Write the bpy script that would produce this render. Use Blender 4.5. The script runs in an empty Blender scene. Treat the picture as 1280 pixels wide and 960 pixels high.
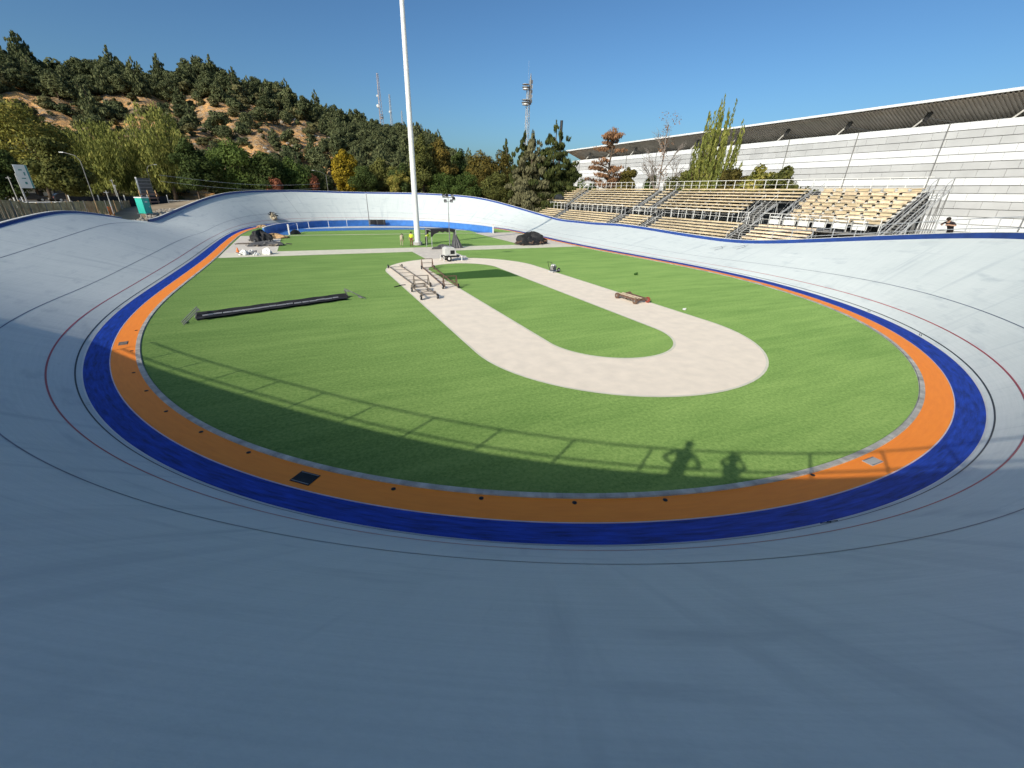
import bpy, bmesh, math, random
import numpy as np
from mathutils import Vector, Matrix
R = random.Random(7)
RN = np.random.default_rng(11)
rad = math.radians
scn = bpy.context.scene
COL = scn.collection

# ------------------------------------------------------------------ materials
def new_mat(name):
    m = bpy.data.materials.new(name); m.use_nodes = True
    nt = m.node_tree; b = nt.nodes['Principled BSDF']
    return m, nt, b
def N(nt, typ, **kw):
    n = nt.nodes.new(typ)
    for k, v in kw.items(): setattr(n, k, v)
    return n
def rgb(c): return (c[0], c[1], c[2], 1.0)
def scale_c(c, f): return tuple(min(1, x*f) for x in c)
def mat(name, c, rough=.7, spec=.3, var=.12, scale=3., metal=0., bump=0., bscale=None, c2=None, detail=6, island=0., coord='Object', trans=0.):
    m, nt, b = new_mat(name)
    L = nt.links
    b.inputs['Roughness'].default_value = rough
    b.inputs['Specular IOR Level'].default_value = spec
    b.inputs['Metallic'].default_value = metal
    tc = N(nt, 'ShaderNodeTexCoord')
    no = N(nt, 'ShaderNodeTexNoise'); no.inputs['Scale'].default_value = scale; no.inputs['Detail'].default_value = detail
    L.new(tc.outputs[coord], no.inputs['Vector'])
    cr = N(nt, 'ShaderNodeValToRGB')
    a = scale_c(c, 1-var); d = c2 if c2 else scale_c(c, 1+var)
    cr.color_ramp.elements[0].position = .3; cr.color_ramp.elements[1].position = .7
    cr.color_ramp.elements[0].color = rgb(a); cr.color_ramp.elements[1].color = rgb(d)
    L.new(no.outputs['Fac'], cr.inputs['Fac'])
    out = cr.outputs['Color']
    if island:
        g = N(nt, 'ShaderNodeNewGeometry')
        mr = N(nt, 'ShaderNodeMapRange'); mr.inputs[3].default_value = 1-island; mr.inputs[4].default_value = 1+island
        L.new(g.outputs['Random Per Island'], mr.inputs[0])
        mx = N(nt, 'ShaderNodeVectorMath', operation='SCALE')
        L.new(out, mx.inputs[0]); L.new(mr.outputs[0], mx.inputs['Scale'])
        out = mx.outputs[0]
    L.new(out, b.inputs['Base Color'])
    if bump:
        n2 = N(nt, 'ShaderNodeTexNoise'); n2.inputs['Scale'].default_value = bscale or scale*4; n2.inputs['Detail'].default_value = 4
        L.new(tc.outputs[coord], n2.inputs['Vector'])
        bp = N(nt, 'ShaderNodeBump'); bp.inputs['Strength'].default_value = bump; bp.inputs['Distance'].default_value = .05
        L.new(n2.outputs['Fac'], bp.inputs['Height']); L.new(bp.outputs[0], b.inputs['Normal'])
    return m
def leaf_mat(name, dark, light, third=None, trans=.25):
    m, nt, b = new_mat(name); L = nt.links
    b.inputs['Roughness'].default_value = .75; b.inputs['Specular IOR Level'].default_value = .12
    g = N(nt, 'ShaderNodeNewGeometry')
    tc = N(nt, 'ShaderNodeTexCoord')
    no = N(nt, 'ShaderNodeTexNoise'); no.inputs['Scale'].default_value = .45; no.inputs['Detail'].default_value = 3
    L.new(tc.outputs['Object'], no.inputs['Vector'])
    oi = N(nt, 'ShaderNodeObjectInfo')
    ad = N(nt, 'ShaderNodeMath', operation='MULTIPLY_ADD'); ad.inputs[1].default_value = .5
    L.new(g.outputs['Random Per Island'], ad.inputs[0]); 
    m3 = N(nt, 'ShaderNodeMath', operation='MULTIPLY_ADD'); m3.inputs[1].default_value = 1.1; m3.inputs[2].default_value = -.4
    L.new(no.outputs['Fac'], m3.inputs[0]); 
    m4 = N(nt, 'ShaderNodeMath', operation='MULTIPLY_ADD'); m4.inputs[1].default_value = .3
    L.new(oi.outputs['Random'], m4.inputs[0]); L.new(m3.outputs[0], m4.inputs[2])
    L.new(m4.outputs[0], ad.inputs[2])
    cr = N(nt, 'ShaderNodeValToRGB')
    cr.color_ramp.elements[0].color = rgb(dark); cr.color_ramp.elements[0].position = .1
    cr.color_ramp.elements[1].color = rgb(light); cr.color_ramp.elements[1].position = .9
    if third:
        e = cr.color_ramp.elements.new(.72); e.color = rgb(light); cr.color_ramp.elements[-1].color = rgb(third)
    L.new(ad.outputs[0], cr.inputs['Fac']); L.new(cr.outputs['Color'], b.inputs['Base Color'])
    if trans:
        t = N(nt, 'ShaderNodeBsdfTranslucent'); L.new(cr.outputs['Color'], t.inputs['Color'])
        mx = N(nt, 'ShaderNodeMixShader'); mx.inputs[0].default_value = trans
        L.new(b.outputs[0], mx.inputs[1]); L.new(t.outputs[0], mx.inputs[2])
        L.new(mx.outputs[0], nt.nodes['Material Output'].inputs['Surface'])
    return m

def track_mat():
    m, nt, b = new_mat('track_paint'); L = nt.links
    b.inputs['Roughness'].default_value = .62; b.inputs['Specular IOR Level'].default_value = .35; b.inputs['Diffuse Roughness'].default_value = .22
    uv = N(nt, 'ShaderNodeUVMap'); uv.uv_map = 'lane'
    def streak(su, sv, det=5):
        mp = N(nt, 'ShaderNodeMapping'); mp.inputs['Scale'].default_value = (su, sv, 1)
        L.new(uv.outputs[0], mp.inputs[0])
        no = N(nt, 'ShaderNodeTexNoise'); no.inputs['Scale'].default_value = 1; no.inputs['Detail'].default_value = det; no.inputs['Roughness'].default_value = .6
        L.new(mp.outputs[0], no.inputs['Vector']); return no.outputs['Fac']
    a = streak(.6, 14.); c = streak(4., .35); d = streak(.11, .3, 3); f = streak(26, 26, 2)
    s1 = N(nt, 'ShaderNodeMath', operation='MULTIPLY_ADD'); s1.inputs[1].default_value = .30; L.new(a, s1.inputs[0]); s1.inputs[2].default_value = 0
    s2 = N(nt, 'ShaderNodeMath', operation='MULTIPLY_ADD'); s2.inputs[1].default_value = .22; L.new(c, s2.inputs[0]); L.new(s1.outputs[0], s2.inputs[2])
    s3 = N(nt, 'ShaderNodeMath', operation='MULTIPLY_ADD'); s3.inputs[1].default_value = .33; L.new(d, s3.inputs[0]); L.new(s2.outputs[0], s3.inputs[2])
    s4 = N(nt, 'ShaderNodeMath', operation='MULTIPLY_ADD'); s4.inputs[1].default_value = .15; L.new(f, s4.inputs[0]); L.new(s3.outputs[0], s4.inputs[2])
    cr = N(nt, 'ShaderNodeValToRGB')
    cr.color_ramp.elements[0].position = .36; cr.color_ramp.elements[1].position = .64
    cr.color_ramp.elements[0].color = rgb((.50, .555, .56)); cr.color_ramp.elements[1].color = rgb((.63, .675, .67))
    L.new(s4.outputs[0], cr.inputs['Fac'])
    g = streak(.5, 1.3, 10); mr = N(nt, 'ShaderNodeMapRange'); mr.inputs[1].default_value = .55; mr.inputs[2].default_value = .70; mr.inputs[4].default_value = .55
    L.new(g, mr.inputs[0])
    h_ = streak(1.6, .12, 6); mr2 = N(nt, 'ShaderNodeMapRange'); mr2.inputs[1].default_value = .56; mr2.inputs[2].default_value = .72; mr2.inputs[4].default_value = .6; L.new(h_, mr2.inputs[0])
    mm = N(nt, 'ShaderNodeMath', operation='MAXIMUM'); L.new(mr.outputs[0], mm.inputs[0]); L.new(mr2.outputs[0], mm.inputs[1])
    mx = N(nt, 'ShaderNodeMix', data_type='RGBA'); mx.inputs[7].default_value = rgb((.36, .42, .455)); L.new(mm.outputs[0], mx.inputs[0]); L.new(cr.outputs['Color'], mx.inputs[6])
    L.new(mx.outputs[2], b.inputs['Base Color'])
    bp = N(nt, 'ShaderNodeBump'); bp.inputs['Strength'].default_value = .12; bp.inputs['Distance'].default_value = .02
    L.new(f, bp.inputs['Height']); L.new(bp.outputs[0], b.inputs['Normal'])
    return m
def lane_mat(name, c, var=.12, rough=.5, spec=.4):
    m, nt, b = new_mat(name); L = nt.links
    b.inputs['Roughness'].default_value = rough; b.inputs['Specular IOR Level'].default_value = spec
    uv = N(nt, 'ShaderNodeUVMap'); uv.uv_map = 'lane'
    mp = N(nt, 'ShaderNodeMapping'); mp.inputs['Scale'].default_value = (1.2, 9, 1)
    L.new(uv.outputs[0], mp.inputs[0])
    no = N(nt, 'ShaderNodeTexNoise'); no.inputs['Scale'].default_value = 1; no.inputs['Detail'].default_value = 7; no.inputs['Roughness'].default_value = .65
    L.new(mp.outputs[0], no.inputs['Vector'])
    cr = N(nt, 'ShaderNodeValToRGB'); cr.color_ramp.elements[0].position = .33; cr.color_ramp.elements[1].position = .7
    cr.color_ramp.elements[0].color = rgb(scale_c(c, 1-var)); cr.color_ramp.elements[1].color = rgb(scale_c(c, 1+var))
    L.new(no.outputs['Fac'], cr.inputs['Fac']); L.new(cr.outputs['Color'], b.inputs['Base Color'])
    return m
def turf_mat():
    m, nt, b = new_mat('artificial_turf'); L = nt.links
    b.inputs['Roughness'].default_value = .9; b.inputs['Specular IOR Level'].default_value = .1; b.inputs['Diffuse Roughness'].default_value = 1.
    tc = N(nt, 'ShaderNodeTexCoord')
    def noi(sx, sy, det=6, rgh=.6):
        mp = N(nt, 'ShaderNodeMapping'); mp.inputs['Scale'].default_value = (sx, sy, 1)
        L.new(tc.outputs['Object'], mp.inputs[0])
        no = N(nt, 'ShaderNodeTexNoise'); no.inputs['Scale'].default_value = 1; no.inputs['Detail'].default_value = det; no.inputs['Roughness'].default_value = rgh
        L.new(mp.outputs[0], no.inputs['Vector']); return no.outputs['Fac']
    a = noi(.15, 1.6, 6); c = noi(9, 9, 6, .75); d = noi(.25, .5, 5)
    s1 = N(nt, 'ShaderNodeMath', operation='MULTIPLY'); s1.inputs[1].default_value = .25; L.new(a, s1.inputs[0])
    s2 = N(nt, 'ShaderNodeMath', operation='MULTIPLY_ADD'); s2.inputs[1].default_value = .62; L.new(c, s2.inputs[0]); L.new(s1.outputs[0], s2.inputs[2])
    s3 = N(nt, 'ShaderNodeMath', operation='MULTIPLY_ADD'); s3.inputs[1].default_value = .2; L.new(d, s3.inputs[0]); L.new(s2.outputs[0], s3.inputs[2])
    cr = N(nt, 'ShaderNodeValToRGB'); cr.color_ramp.elements[0].position = .33; cr.color_ramp.elements[1].position = .67
    cr.color_ramp.elements[0].color = rgb(TURF[0]); cr.color_ramp.elements[1].color = rgb(TURF[1])
    sx = N(nt, 'ShaderNodeSeparateXYZ'); L.new(tc.outputs['Object'], sx.inputs[0])
    dv = N(nt, 'ShaderNodeMath', operation='DIVIDE'); dv.inputs[1].default_value = 3.7; L.new(sx.outputs[1], dv.inputs[0])
    fl_ = N(nt, 'ShaderNodeMath', operation='FLOOR'); L.new(dv.outputs[0], fl_.inputs[0])
    wn = N(nt, 'ShaderNodeTexWhiteNoise', noise_dimensions='1D'); L.new(fl_.outputs[0], wn.inputs['W'])
    s4 = N(nt, 'ShaderNodeMath', operation='MULTIPLY_ADD'); s4.inputs[1].default_value = .03; L.new(wn.outputs['Value'], s4.inputs[0]); L.new(s3.outputs[0], s4.inputs[2])
    s5 = N(nt, 'ShaderNodeMath', operation='SUBTRACT'); s5.inputs[1].default_value = .025; L.new(s4.outputs[0], s5.inputs[0])
    L.new(s5.outputs[0], cr.inputs['Fac']); L.new(cr.outputs['Color'], b.inputs['Base Color'])
    bp = N(nt, 'ShaderNodeBump'); bp.inputs['Strength'].default_value = .5; bp.inputs['Distance'].default_value = .04
    L.new(c, bp.inputs['Height']); L.new(bp.outputs[0], b.inputs['Normal'])
    return m
TURF = ((.050, .122, .027), (.200, .305, .092))

M = {}
M['track'] = track_mat()
M['orange'] = lane_mat('orange_lane_paint', (1.0, .275, .028), .08, .6)
M['cote'] = lane_mat('cobalt_lane_paint', (.010, .044, .33), .55, .55, .25)
M['white_line'] = lane_mat('white_line_paint', (.7, .7, .68), .1)
M['black_line'] = lane_mat('black_line_paint', (.03, .035, .04), .3)
M['red_line'] = lane_mat('red_line_paint', (.42, .07, .085), .25)
M['navy_line'] = lane_mat('navy_line_paint', (.12, .14, .20), .3)
M['turf'] = turf_mat()
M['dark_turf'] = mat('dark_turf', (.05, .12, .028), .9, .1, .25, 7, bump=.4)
M['slab'] = mat('beige_concrete', (.90, .79, .645), .85, .2, .06, 1.6, bump=.15, bscale=20, detail=12)
M['paver'] = mat('pinkish_paver', (.68, .62, .54), .85, .2, .12, 1.7, bump=.2, bscale=18)
M['cream'] = mat('cream_paving', (.72, .68, .55), .85, .2, .08, 1.5)
M['kerb'] = mat('kerb_concrete', (.40, .39, .36), .9, .2, .3, 2.2, bump=.3, bscale=14, island=.12)
M['wall_blue'] = mat('blue_wall_paint', (.02, .06, .26), .5, .4, .15, 1.5)
M['basin_blue'] = mat('light_blue_paint', (.06, .2, .52), .5, .35, .15, 1.2)
M['concrete'] = mat('grey_concrete', (.42, .41, .39), .9, .2, .18, .8, bump=.2)
M['white_conc'] = mat('white_concrete', (.66, .66, .63), .8, .25, .1, 1)
M['galv'] = mat('galvanised_steel', (.52, .53, .54), .45, .5, .1, 4, metal=.3)
M['galv_dark'] = mat('dull_steel', (.22, .22, .22), .6, .4, .2, 3, metal=.3)
M['white_paint'] = mat('white_paint', (.74, .74, .72), .4, .5, .05, 2)
M['pole_white'] = mat('white_pole_paint', (.70, .71, .70), .35, .5, .04, .5)
M['black'] = mat('black_plastic', (.018, .018, .02), .45, .4, .3, 6)
M['cloth_black'] = mat('black_tarpaulin', (.022, .022, .024), .7, .4, .35, 3, bump=.5, bscale=5)
M['cloth_grey'] = mat('grey_tarpaulin', (.09, .09, .095), .6, .4, .35, 3, bump=.5, bscale=5)
M['rust'] = mat('rusty_steel', (.14, .085, .06), .75, .3, .35, 6)
M['steel_brown'] = mat('dusty_steel', (.19, .16, .13), .7, .3, .3, 5)
M['tan_wood'] = mat('weathered_yellow_planks', (.56, .455, .30), .8, .2, .2, 1.2, island=.16)
M['pale_wood'] = mat('pale_sun_bleached_planks', (.68, .54, .38), .85, .2, .22, 2.0, island=.25)
M['grey_plank'] = mat('grey_steel_treads', (.24, .235, .225), .6, .4, .2, 2.5, island=.2)
M['skin'] = mat('skin', (.42, .25, .17), .6, .3, .05)
M['hivis'] = mat('yellow_high_visibility_cloth', (.72, .86, .05), .8, .2, .08)
M['hair'] = mat('dark_hair', (.02, .015, .012), .7, .2, .2)
M['jeans'] = mat('dark_blue_cloth', (.03, .035, .06), .9, .1, .2)
M['brown_cloth'] = mat('brown_cloth', (.20, .085, .06), .9, .1, .2)
M['beige_cloth'] = mat('beige_cloth', (.42, .36, .26), .9, .1, .2)
M['dark_cloth'] = mat('dark_cloth', (.03, .025, .028), .9, .1, .3)
M['teal'] = mat('turquoise_plastic', (.02, .42, .34), .45, .4, .06, 1)
M['sand'] = mat('dry_earth', (.30, .24, .165), .95, .1, .3, .25, detail=8)
M['asphalt'] = mat('asphalt', (.065, .065, .065), .9, .2, .2, .6)
M['bark'] = mat('bark', (.10, .075, .055), .9, .1, .35, 2, bump=.4)
M['bark_grey'] = mat('grey_bark', (.22, .19, .17), .9, .1, .25, 2, bump=.4)
M['bwhite'] = mat('white_facade_panel', (.70, .72, .74), .5, .3, .03, .3, island=.05)
M['bgrey'] = mat('grey_perforated_panel', (.48, .49, .50), .6, .3, .08, .4, island=.05)
M['bback'] = mat('dark_facade_frame', (.36, .36, .35), .8, .2, .1)
M['roof_under'] = mat('corrugated_roof_metal', (.50, .475, .45), .6, .3, .12, .6)
M['glass'] = mat('lamp_glass', (.5, .52, .55), .15, .6, .02)
M['car_black'] = mat('dark_car_paint', (.02, .022, .027), .25, .6, .05)
M['car_silver'] = mat('silver_car_paint', (.5, .5, .5), .3, .6, .05, metal=.4)
M['tyre'] = mat('tyre_rubber', (.02, .02, .02), .8, .2, .1)
M['red_paint'] = mat('red_machine_paint', (.30, .07, .05), .5, .4, .2)
M['orange_net'] = mat('orange_plastic', (.75, .20, .04), .6, .3, .15)
M['mesh_brown'] = mat('sun_bleached_shade_cloth', (.44, .34, .18), .9, .1, .35, 1.4, detail=8)
M['mesh_dark'] = mat('dark_shade_cloth', (.03, .035, .04), .9, .1, .3, 2)
M['machine_white'] = mat('dusty_machine_paint', (.55, .55, .53), .5, .4, .08, 3)
M['sign_face'] = mat('white_sign_vinyl', (.72, .76, .76), .5, .3, .05, 1)
M['sign_teal'] = mat('teal_sign_print', (.06, .25, .26), .5, .3, .2, 2)
M['rock'] = mat('pale_rubble', (.30, .27, .23), .9, .2, .3, 2)
M['timber'] = mat('raw_timber', (.45, .29, .15), .8, .2, .2, 3)

# ------------------------------------------------------------------ mesh helpers
class MB:
    def __init__(s): s.v = []; s.f = []; s.mi = []
    def add(s, vs, fs, mi=0):
        o = len(s.v); s.v += [tuple(v) for v in vs]
        for f in fs: s.f.append(tuple(i+o for i in f)); s.mi.append(mi)
        return s
    def box(s, c, d, rz=0, mi=0, M_=None, bev=0):
        x, y, z = d[0]/2, d[1]/2, d[2]/2
        vs = [Vector((a*x, b*y, e*z)) for a in (-1, 1) for b in (-1, 1) for e in (-1, 1)]
        if M_ is None: M_ = Matrix.Rotation(rz, 3, 'Z')
        vs = [M_ @ v + Vector(c) for v in vs]
        return s.add(vs, [(0, 1, 3, 2), (4, 6, 7, 5), (0, 4, 5, 1), (2, 3, 7, 6), (0, 2, 6, 4), (1, 5, 7, 3)], mi)
    def beam(s, a, b, w, h=None, mi=0, up=(0, 0, 1)):
        a = Vector(a); b = Vector(b); d = b-a; l = d.length
        if l < 1e-6: return s
        z = d/l; u = Vector(up)
        if abs(z.dot(u)) > .97: u = Vector((1, 0, 0))
        x = u.cross(z).normalized(); y = z.cross(x)
        M_ = Matrix((x, y, z)).transposed()
        return s.box((a+b)/2, (w, h or w, l), M_=M_, mi=mi)
    def tube(s, pts, r, n=8, mi=0, cap=True):
        pts = [Vector(p) for p in pts]
        rs = r if isinstance(r, (list, tuple)) else [r]*len(pts)
        rings = []
        prev = None
        for i, p in enumerate(pts):
            t = (pts[min(i+1, len(pts)-1)]-pts[max(i-1, 0)])
            if t.length < 1e-9: t = Vector((0, 0, 1))
            t.normalize()
            u = prev if prev is not None else (Vector((1, 0, 0)) if abs(t.x) < .8 else Vector((0, 1, 0)))
            x = (u - t*u.dot(t)).normalized(); y = t.cross(x); prev = x
            rings.append([p + (x*math.cos(2*math.pi*k/n)+y*math.sin(2*math.pi*k/n))*rs[i] for k in range(n)])
        vs = [v for r_ in rings for v in r_]
        fs = []
        for i in range(len(pts)-1):
            for k in range(n):
                a = i*n+k; b = i*n+(k+1) % n
                fs.append((a, b, b+n, a+n))
        if cap: fs.append(tuple(range(n-1, -1, -1))); fs.append(tuple((len(pts)-1)*n+k for k in range(n)))
        return s.add(vs, fs, mi)
    def cyl(s, a, b, r, n=16, mi=0): return s.tube([a, b], r, n, mi)
    def prism(s, poly, z0, z1, mi=0):
        n = len(poly); vs = [(x, y, z0) for x, y in poly]+[(x, y, z1) for x, y in poly]
        fs = [tuple(range(n-1, -1, -1)), tuple(range(n, 2*n))]+[(i, (i+1) % n, n+(i+1) % n, n+i) for i in range(n)]
        return s.add(vs, fs, mi)
    def extr(s, poly3, d, mi=0):
        n = len(poly3); P = [Vector(p) for p in poly3]; D = Vector(d)
        vs = P+[p+D for p in P]
        return s.add(vs, [tuple(range(n)), tuple(range(2*n-1, n-1, -1))]+[(i, n+i, n+(i+1) % n, (i+1) % n) for i in range(n)], mi)
    def sphere(s, c, r, nu=12, nv=8, mi=0, sc=(1, 1, 1)):
        vs = []; fs = []
        for j in range(nv+1):
            th = math.pi*j/nv
            for i in range(nu):
                ph = 2*math.pi*i/nu
                vs.append((c[0]+r*sc[0]*math.sin(th)*math.cos(ph), c[1]+r*sc[1]*math.sin(th)*math.sin(ph), c[2]+r*sc[2]*math.cos(th)))
        for j in range(nv):
            for i in range(nu):
                a = j*nu+i; b = j*nu+(i+1) % nu
                fs.append((a, a+nu, b+nu, b))
        return s.add(vs, fs, mi)
    def build(s, name, mats, parent=None, smooth=False, loc=None, bevel=0):
        me = bpy.data.meshes.new(name)
        me.from_pydata([tuple(v) for v in s.v], [], s.f)
        if not isinstance(mats, (list, tuple)): mats = [mats]
        for m in mats: me.materials.append(m)
        if len(mats) > 1: me.polygons.foreach_set('material_index', s.mi)
        if smooth: me.polygons.foreach_set('use_smooth', [True]*len(me.polygons))
        bm = bmesh.new(); bm.from_mesh(me); bmesh.ops.recalc_face_normals(bm, faces=bm.faces); bm.to_mesh(me); bm.free()
        me.update()
        o = bpy.data.objects.new(name, me); COL.objects.link(o)
        if parent: o.parent = parent
        if loc: o.location = loc
        if bevel:
            b = o.modifiers.new('b', 'BEVEL'); b.width = bevel; b.segments = 2; b.limit_method = 'ANGLE'
        return o
def tag(o, label=None, cat=None, group=None, kind=None):
    if label: o['label'] = label
    if cat: o['category'] = cat
    if group: o['group'] = group
    if kind: o['kind'] = kind
    return o
def thing(name, label, cat, loc=(0, 0, 0), rz=0, group=None, sc=1):
    o = bpy.data.objects.new(name, None); COL.objects.link(o); o.empty_display_size = .3
    o.location = loc; o.rotation_euler = (0, 0, rz); o.scale = (sc, sc, sc) if not isinstance(sc, tuple) else sc
    return tag(o, label, cat, group)
def copy_tree(o, parent=None):
    c = o.copy(); COL.objects.link(c); c.parent = parent
    for ch in KIDS(o): copy_tree(ch, c)
    return c
def KIDS(o): return [x for x in list(bpy.data.objects) if x.parent == o]
def struct(o): o['kind'] = 'structure'; return o

# ------------------------------------------------------------------ velodrome geometry (metres)
P = dict(a=17.05088530029526, t=25.07663174077174, R=19.853701169307545, wo=0.9480613292148867, wb=0.7083339975939593, kb=0.2220810108782923, W=8.656823130043326, dblue=2.479372759374053, b0=14.504973802974726, b1=15.997312032938902, b2=10.63130005216831, b3=25.839936922045812, b4=38.64267118, b5=39.45983229, b6=40.84894694, c0=-3.4271041386712366, c1=1.2604375346616254, c2=-2.996795562082344, bl0=8.60047445565373, bl1=2.7796153721692467, bl2=3.4630357328836148, W2=-0.1850115250085067, wbs=0.05253692530667392)
FA = [0.08986084510463903, -0.06796766397466054, 0.10179289480791251, -0.055139068714404695, -0.28058197065646806, -0.23326239777449082]
FB = [0.5234888743601557, 0.15631334451591247, -0.19218553238256617, 0.0657993184281228, 0.15620208490941725, -0.04052365395476175]
WA = [-0.5609434594219159, 0.24438282920380835, -0.13782939581407805, 0.5523302301532478]
WQ = [-0.12066000023530166, 0.49560781992609776, -0.09722679611482608, 0.17669750884440472]
NS = 1440
def velodrome():
    p = P; a, t, Rr = p['a'], p['t'], p['R']
    Lq = a+t+(math.pi/2-t/(2*Rr))*Rr
    s = np.linspace(0, Lq, NS//4+1)
    k = np.where(s < a, 0, np.where(s < a+t, (s-a)/t/Rr, 1/Rr)); ds = s[1]-s[0]
    th = np.concatenate([[0], np.cumsum((k[1:]+k[:-1])/2*ds)]); th *= (np.pi/2)/th[-1]
    hx = -np.sin(th); hy = np.cos(th)
    x = np.concatenate([[0], np.cumsum((hx[1:]+hx[:-1])/2*ds)]); y = np.concatenate([[0], np.cumsum((hy[1:]+hy[:-1])/2*ds)])
    X = x-x[-1]; Y = y; nx = np.cos(th); ny = np.sin(th)
    def cat(v, sg):
        return np.concatenate([(v*sg[0])[:-1], (v*sg[1])[::-1][:-1], (v*sg[2])[:-1], (v*sg[3])[::-1][:-1]])
    x = cat(X, (1, -1, -1, 1)); y = cat(Y, (1, 1, -1, -1)); nx = cat(nx, (1, -1, -1, 1)); ny = cat(ny, (1, 1, -1, -1))
    m = NS; tt = np.arange(m)/m*2*np.pi
    du = sum(FA[j]*np.cos((j+1)*tt)+FB[j]*np.sin((j+1)*tt) for j in range(6))
    x = x+nx*du; y0 = y; y = y+ny*du
    n = m//4; r = np.arange(n)/n
    q = np.concatenate([r, 1-r, r, 1-r])
    K = np.linspace(0, 1, 7)
    def spl(ks):
        g = np.linspace(-.3, 1.3, 641); kk = np.abs(g); kk = np.where(kk > 1, 2-kk, kk)
        v = np.interp(kk, K, ks); w = np.hanning(71); w /= w.sum()
        v = np.convolve(np.pad(v, 35, mode='edge'), w, 'valid'); return np.interp(q, g, v)
    B = [p['b%d' % j] for j in range(7)]
    far = spl(B[:2]+[p['b%d' % j]+p['c%d' % (0 if j < 4 else 1 if j < 6 else 2)] for j in range(2, 7)])
    b = np.where(y < 0, spl(B), far) + np.where(x < 0, spl([p['bl0'], p['bl1'], p['bl2'], 0, 0, 0, 0]), 0)
    # soften the seam between near and far halves
    w = np.hanning(61); w /= w.sum(); b = np.convolve(np.concatenate([b[-30:], b, b[:30]]), w, 'valid')
    ii = np.arange(m)/2.
    for c0, am, sg in ((60, 3.0, 15), (28, -3.0, 13), (660, 2.0, 14), (690, -1.5, 13)):
        dd = np.abs(ii-c0); dd = np.minimum(dd, 720-dd); b = b+am*np.exp(-.5*(dd/sg)**2)
    beta = np.radians(b); sb = beta*p['kb']
    wb = p['wb']+p['wbs']*(1-np.clip(q*2, 0, 1))
    u1 = p['wo']+wb*np.cos(sb); z1 = wb*np.sin(sb)
    W = np.where(y < 0, p['W'], p['W']+p['W2']*q)
    W = W+sum(WA[j]*np.cos((j+1)*tt)+WQ[j]*np.sin((j+1)*tt) for j in range(4))
    W = np.convolve(np.concatenate([W[-30:], W, W[:30]]), w, 'valid')
    # the rim parapet takes the last half metre of height round the near turn
    i = np.arange(m); c = np.clip(1-np.abs(i-1035)/230, 0, 1); W = W-.55*np.clip(c*3, 0, 1)**2
    s_ = np.concatenate([[0], np.cumsum(np.hypot(np.diff(x), np.diff(y)))])
    return dict(x=x, y=y, nx=nx, ny=ny, beta=beta, sb=sb, u1=u1, z1=z1, W=W, s=s_, wb=wb)
V = velodrome()
def off(u, z=0.):   # horizontal offset u from turf edge
    return np.stack([V['x']+V['nx']*u, V['y']+V['ny']*u, z+0*V['x']], 1)
def bank(d, lift=0.):   # distance d up the banking
    u = V['u1']+d*np.cos(V['beta'])-lift*np.sin(V['beta']); z = V['z1']+d*np.sin(V['beta'])+lift*np.cos(V['beta'])
    return off(u, z)
def rim(o=0., dz=0.):
    r_ = bank(V['W']); r_[:, 0] += V['nx']*o; r_[:, 1] += V['ny']*o; r_[:, 2] += dz; return r_
def strip(name, curves, us, m, i0=0, i1=None, closed=True, parent=None, smooth=True):
    K_ = len(curves); n = NS
    idx = list(range(n)) if closed else [i % n for i in range(i0, i1+1)]
    vs = []; 
    for c in curves: vs += [tuple(c[i]) for i in idx]
    L_ = len(idx); fs = []; uvs = []
    tot = V['s'][-1]+.3
    for k in range(K_-1):
        for j in range(L_ if closed else L_-1):
            j2 = (j+1) % L_
            fs.append((k*L_+j, (k+1)*L_+j, (k+1)*L_+j2, k*L_+j2))
            s0 = V['s'][idx[j]]; s1 = V['s'][idx[j2]] if idx[j2] != 0 else tot
            uvs += [(s0, us[k]), (s0, us[k+1]), (s1, us[k+1]), (s1, us[k])]
    me = bpy.data.meshes.new(name); me.from_pydata(vs, [], fs); me.materials.append(m)
    uv = me.uv_layers.new(name='lane'); uv.data.foreach_set('uv', np.array(uvs, dtype=np.float32).ravel())
    if smooth: me.polygons.foreach_set('use_smooth', [True]*len(fs))
    o = bpy.data.objects.new(name, me); COL.objects.link(o)
    if parent: o.parent = parent
    return o
def tp(i2, d, lift=0.):  # point on the track surface, station on the 720 scale
    i = int(round(i2*2)) % NS
    q = bank(d, lift)[i]; return Vector(q)
def rp(i2, o=0., dz=0.):
    i = int(round(i2*2)) % NS; return Vector(rim(o, dz)[i])

Wd = V['W']
fr = np.linspace(0, 1, 13)
tcur = [off(P['wo'], 0)]
ts = [0.]
surf = [bank(0)]+[bank(Wd*f) for f in fr[1:]]
strip_track = struct(strip('track', surf, list(fr*8.4), M['track']))
struct(strip('blue_band', [off(P['wo']), bank(0)], [0, .7], M['cote']))
struct(strip('orange_apron', [off(.15), off(P['wo'])], [0, .8], M['orange']))
# thin painted lines
def line(name, d, w, m, **k): return struct(strip(name, [bank(d-w/2, .004), bank(d+w/2, .004)], [0, w], m, **k))
line('white_line', .028, .05, M['white_line'])
line('black_line', .2, .045, M['black_line'])
line('red_line', .9, .05, M['red_line'])
line('navy_line', P['dblue'], .04, M['navy_line'])
struct(strip('orange_edge_line', [off(P['wo']-.03, .004), off(P['wo'], .004)], [0, .03], mat('pale_edge_paint', (.55, .5, .55), .6, .3, .1)))
line('upper_lane_line', P['W']-1.35, .05, M['navy_line'], closed=False, i0=548, i1=850)
struct(strip('blue_edge_band', [bank(Wd-.28, .004), bank(Wd-.01, .004)], [0, .3], M['wall_blue'], closed=False, i0=648, i1=900))
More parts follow.
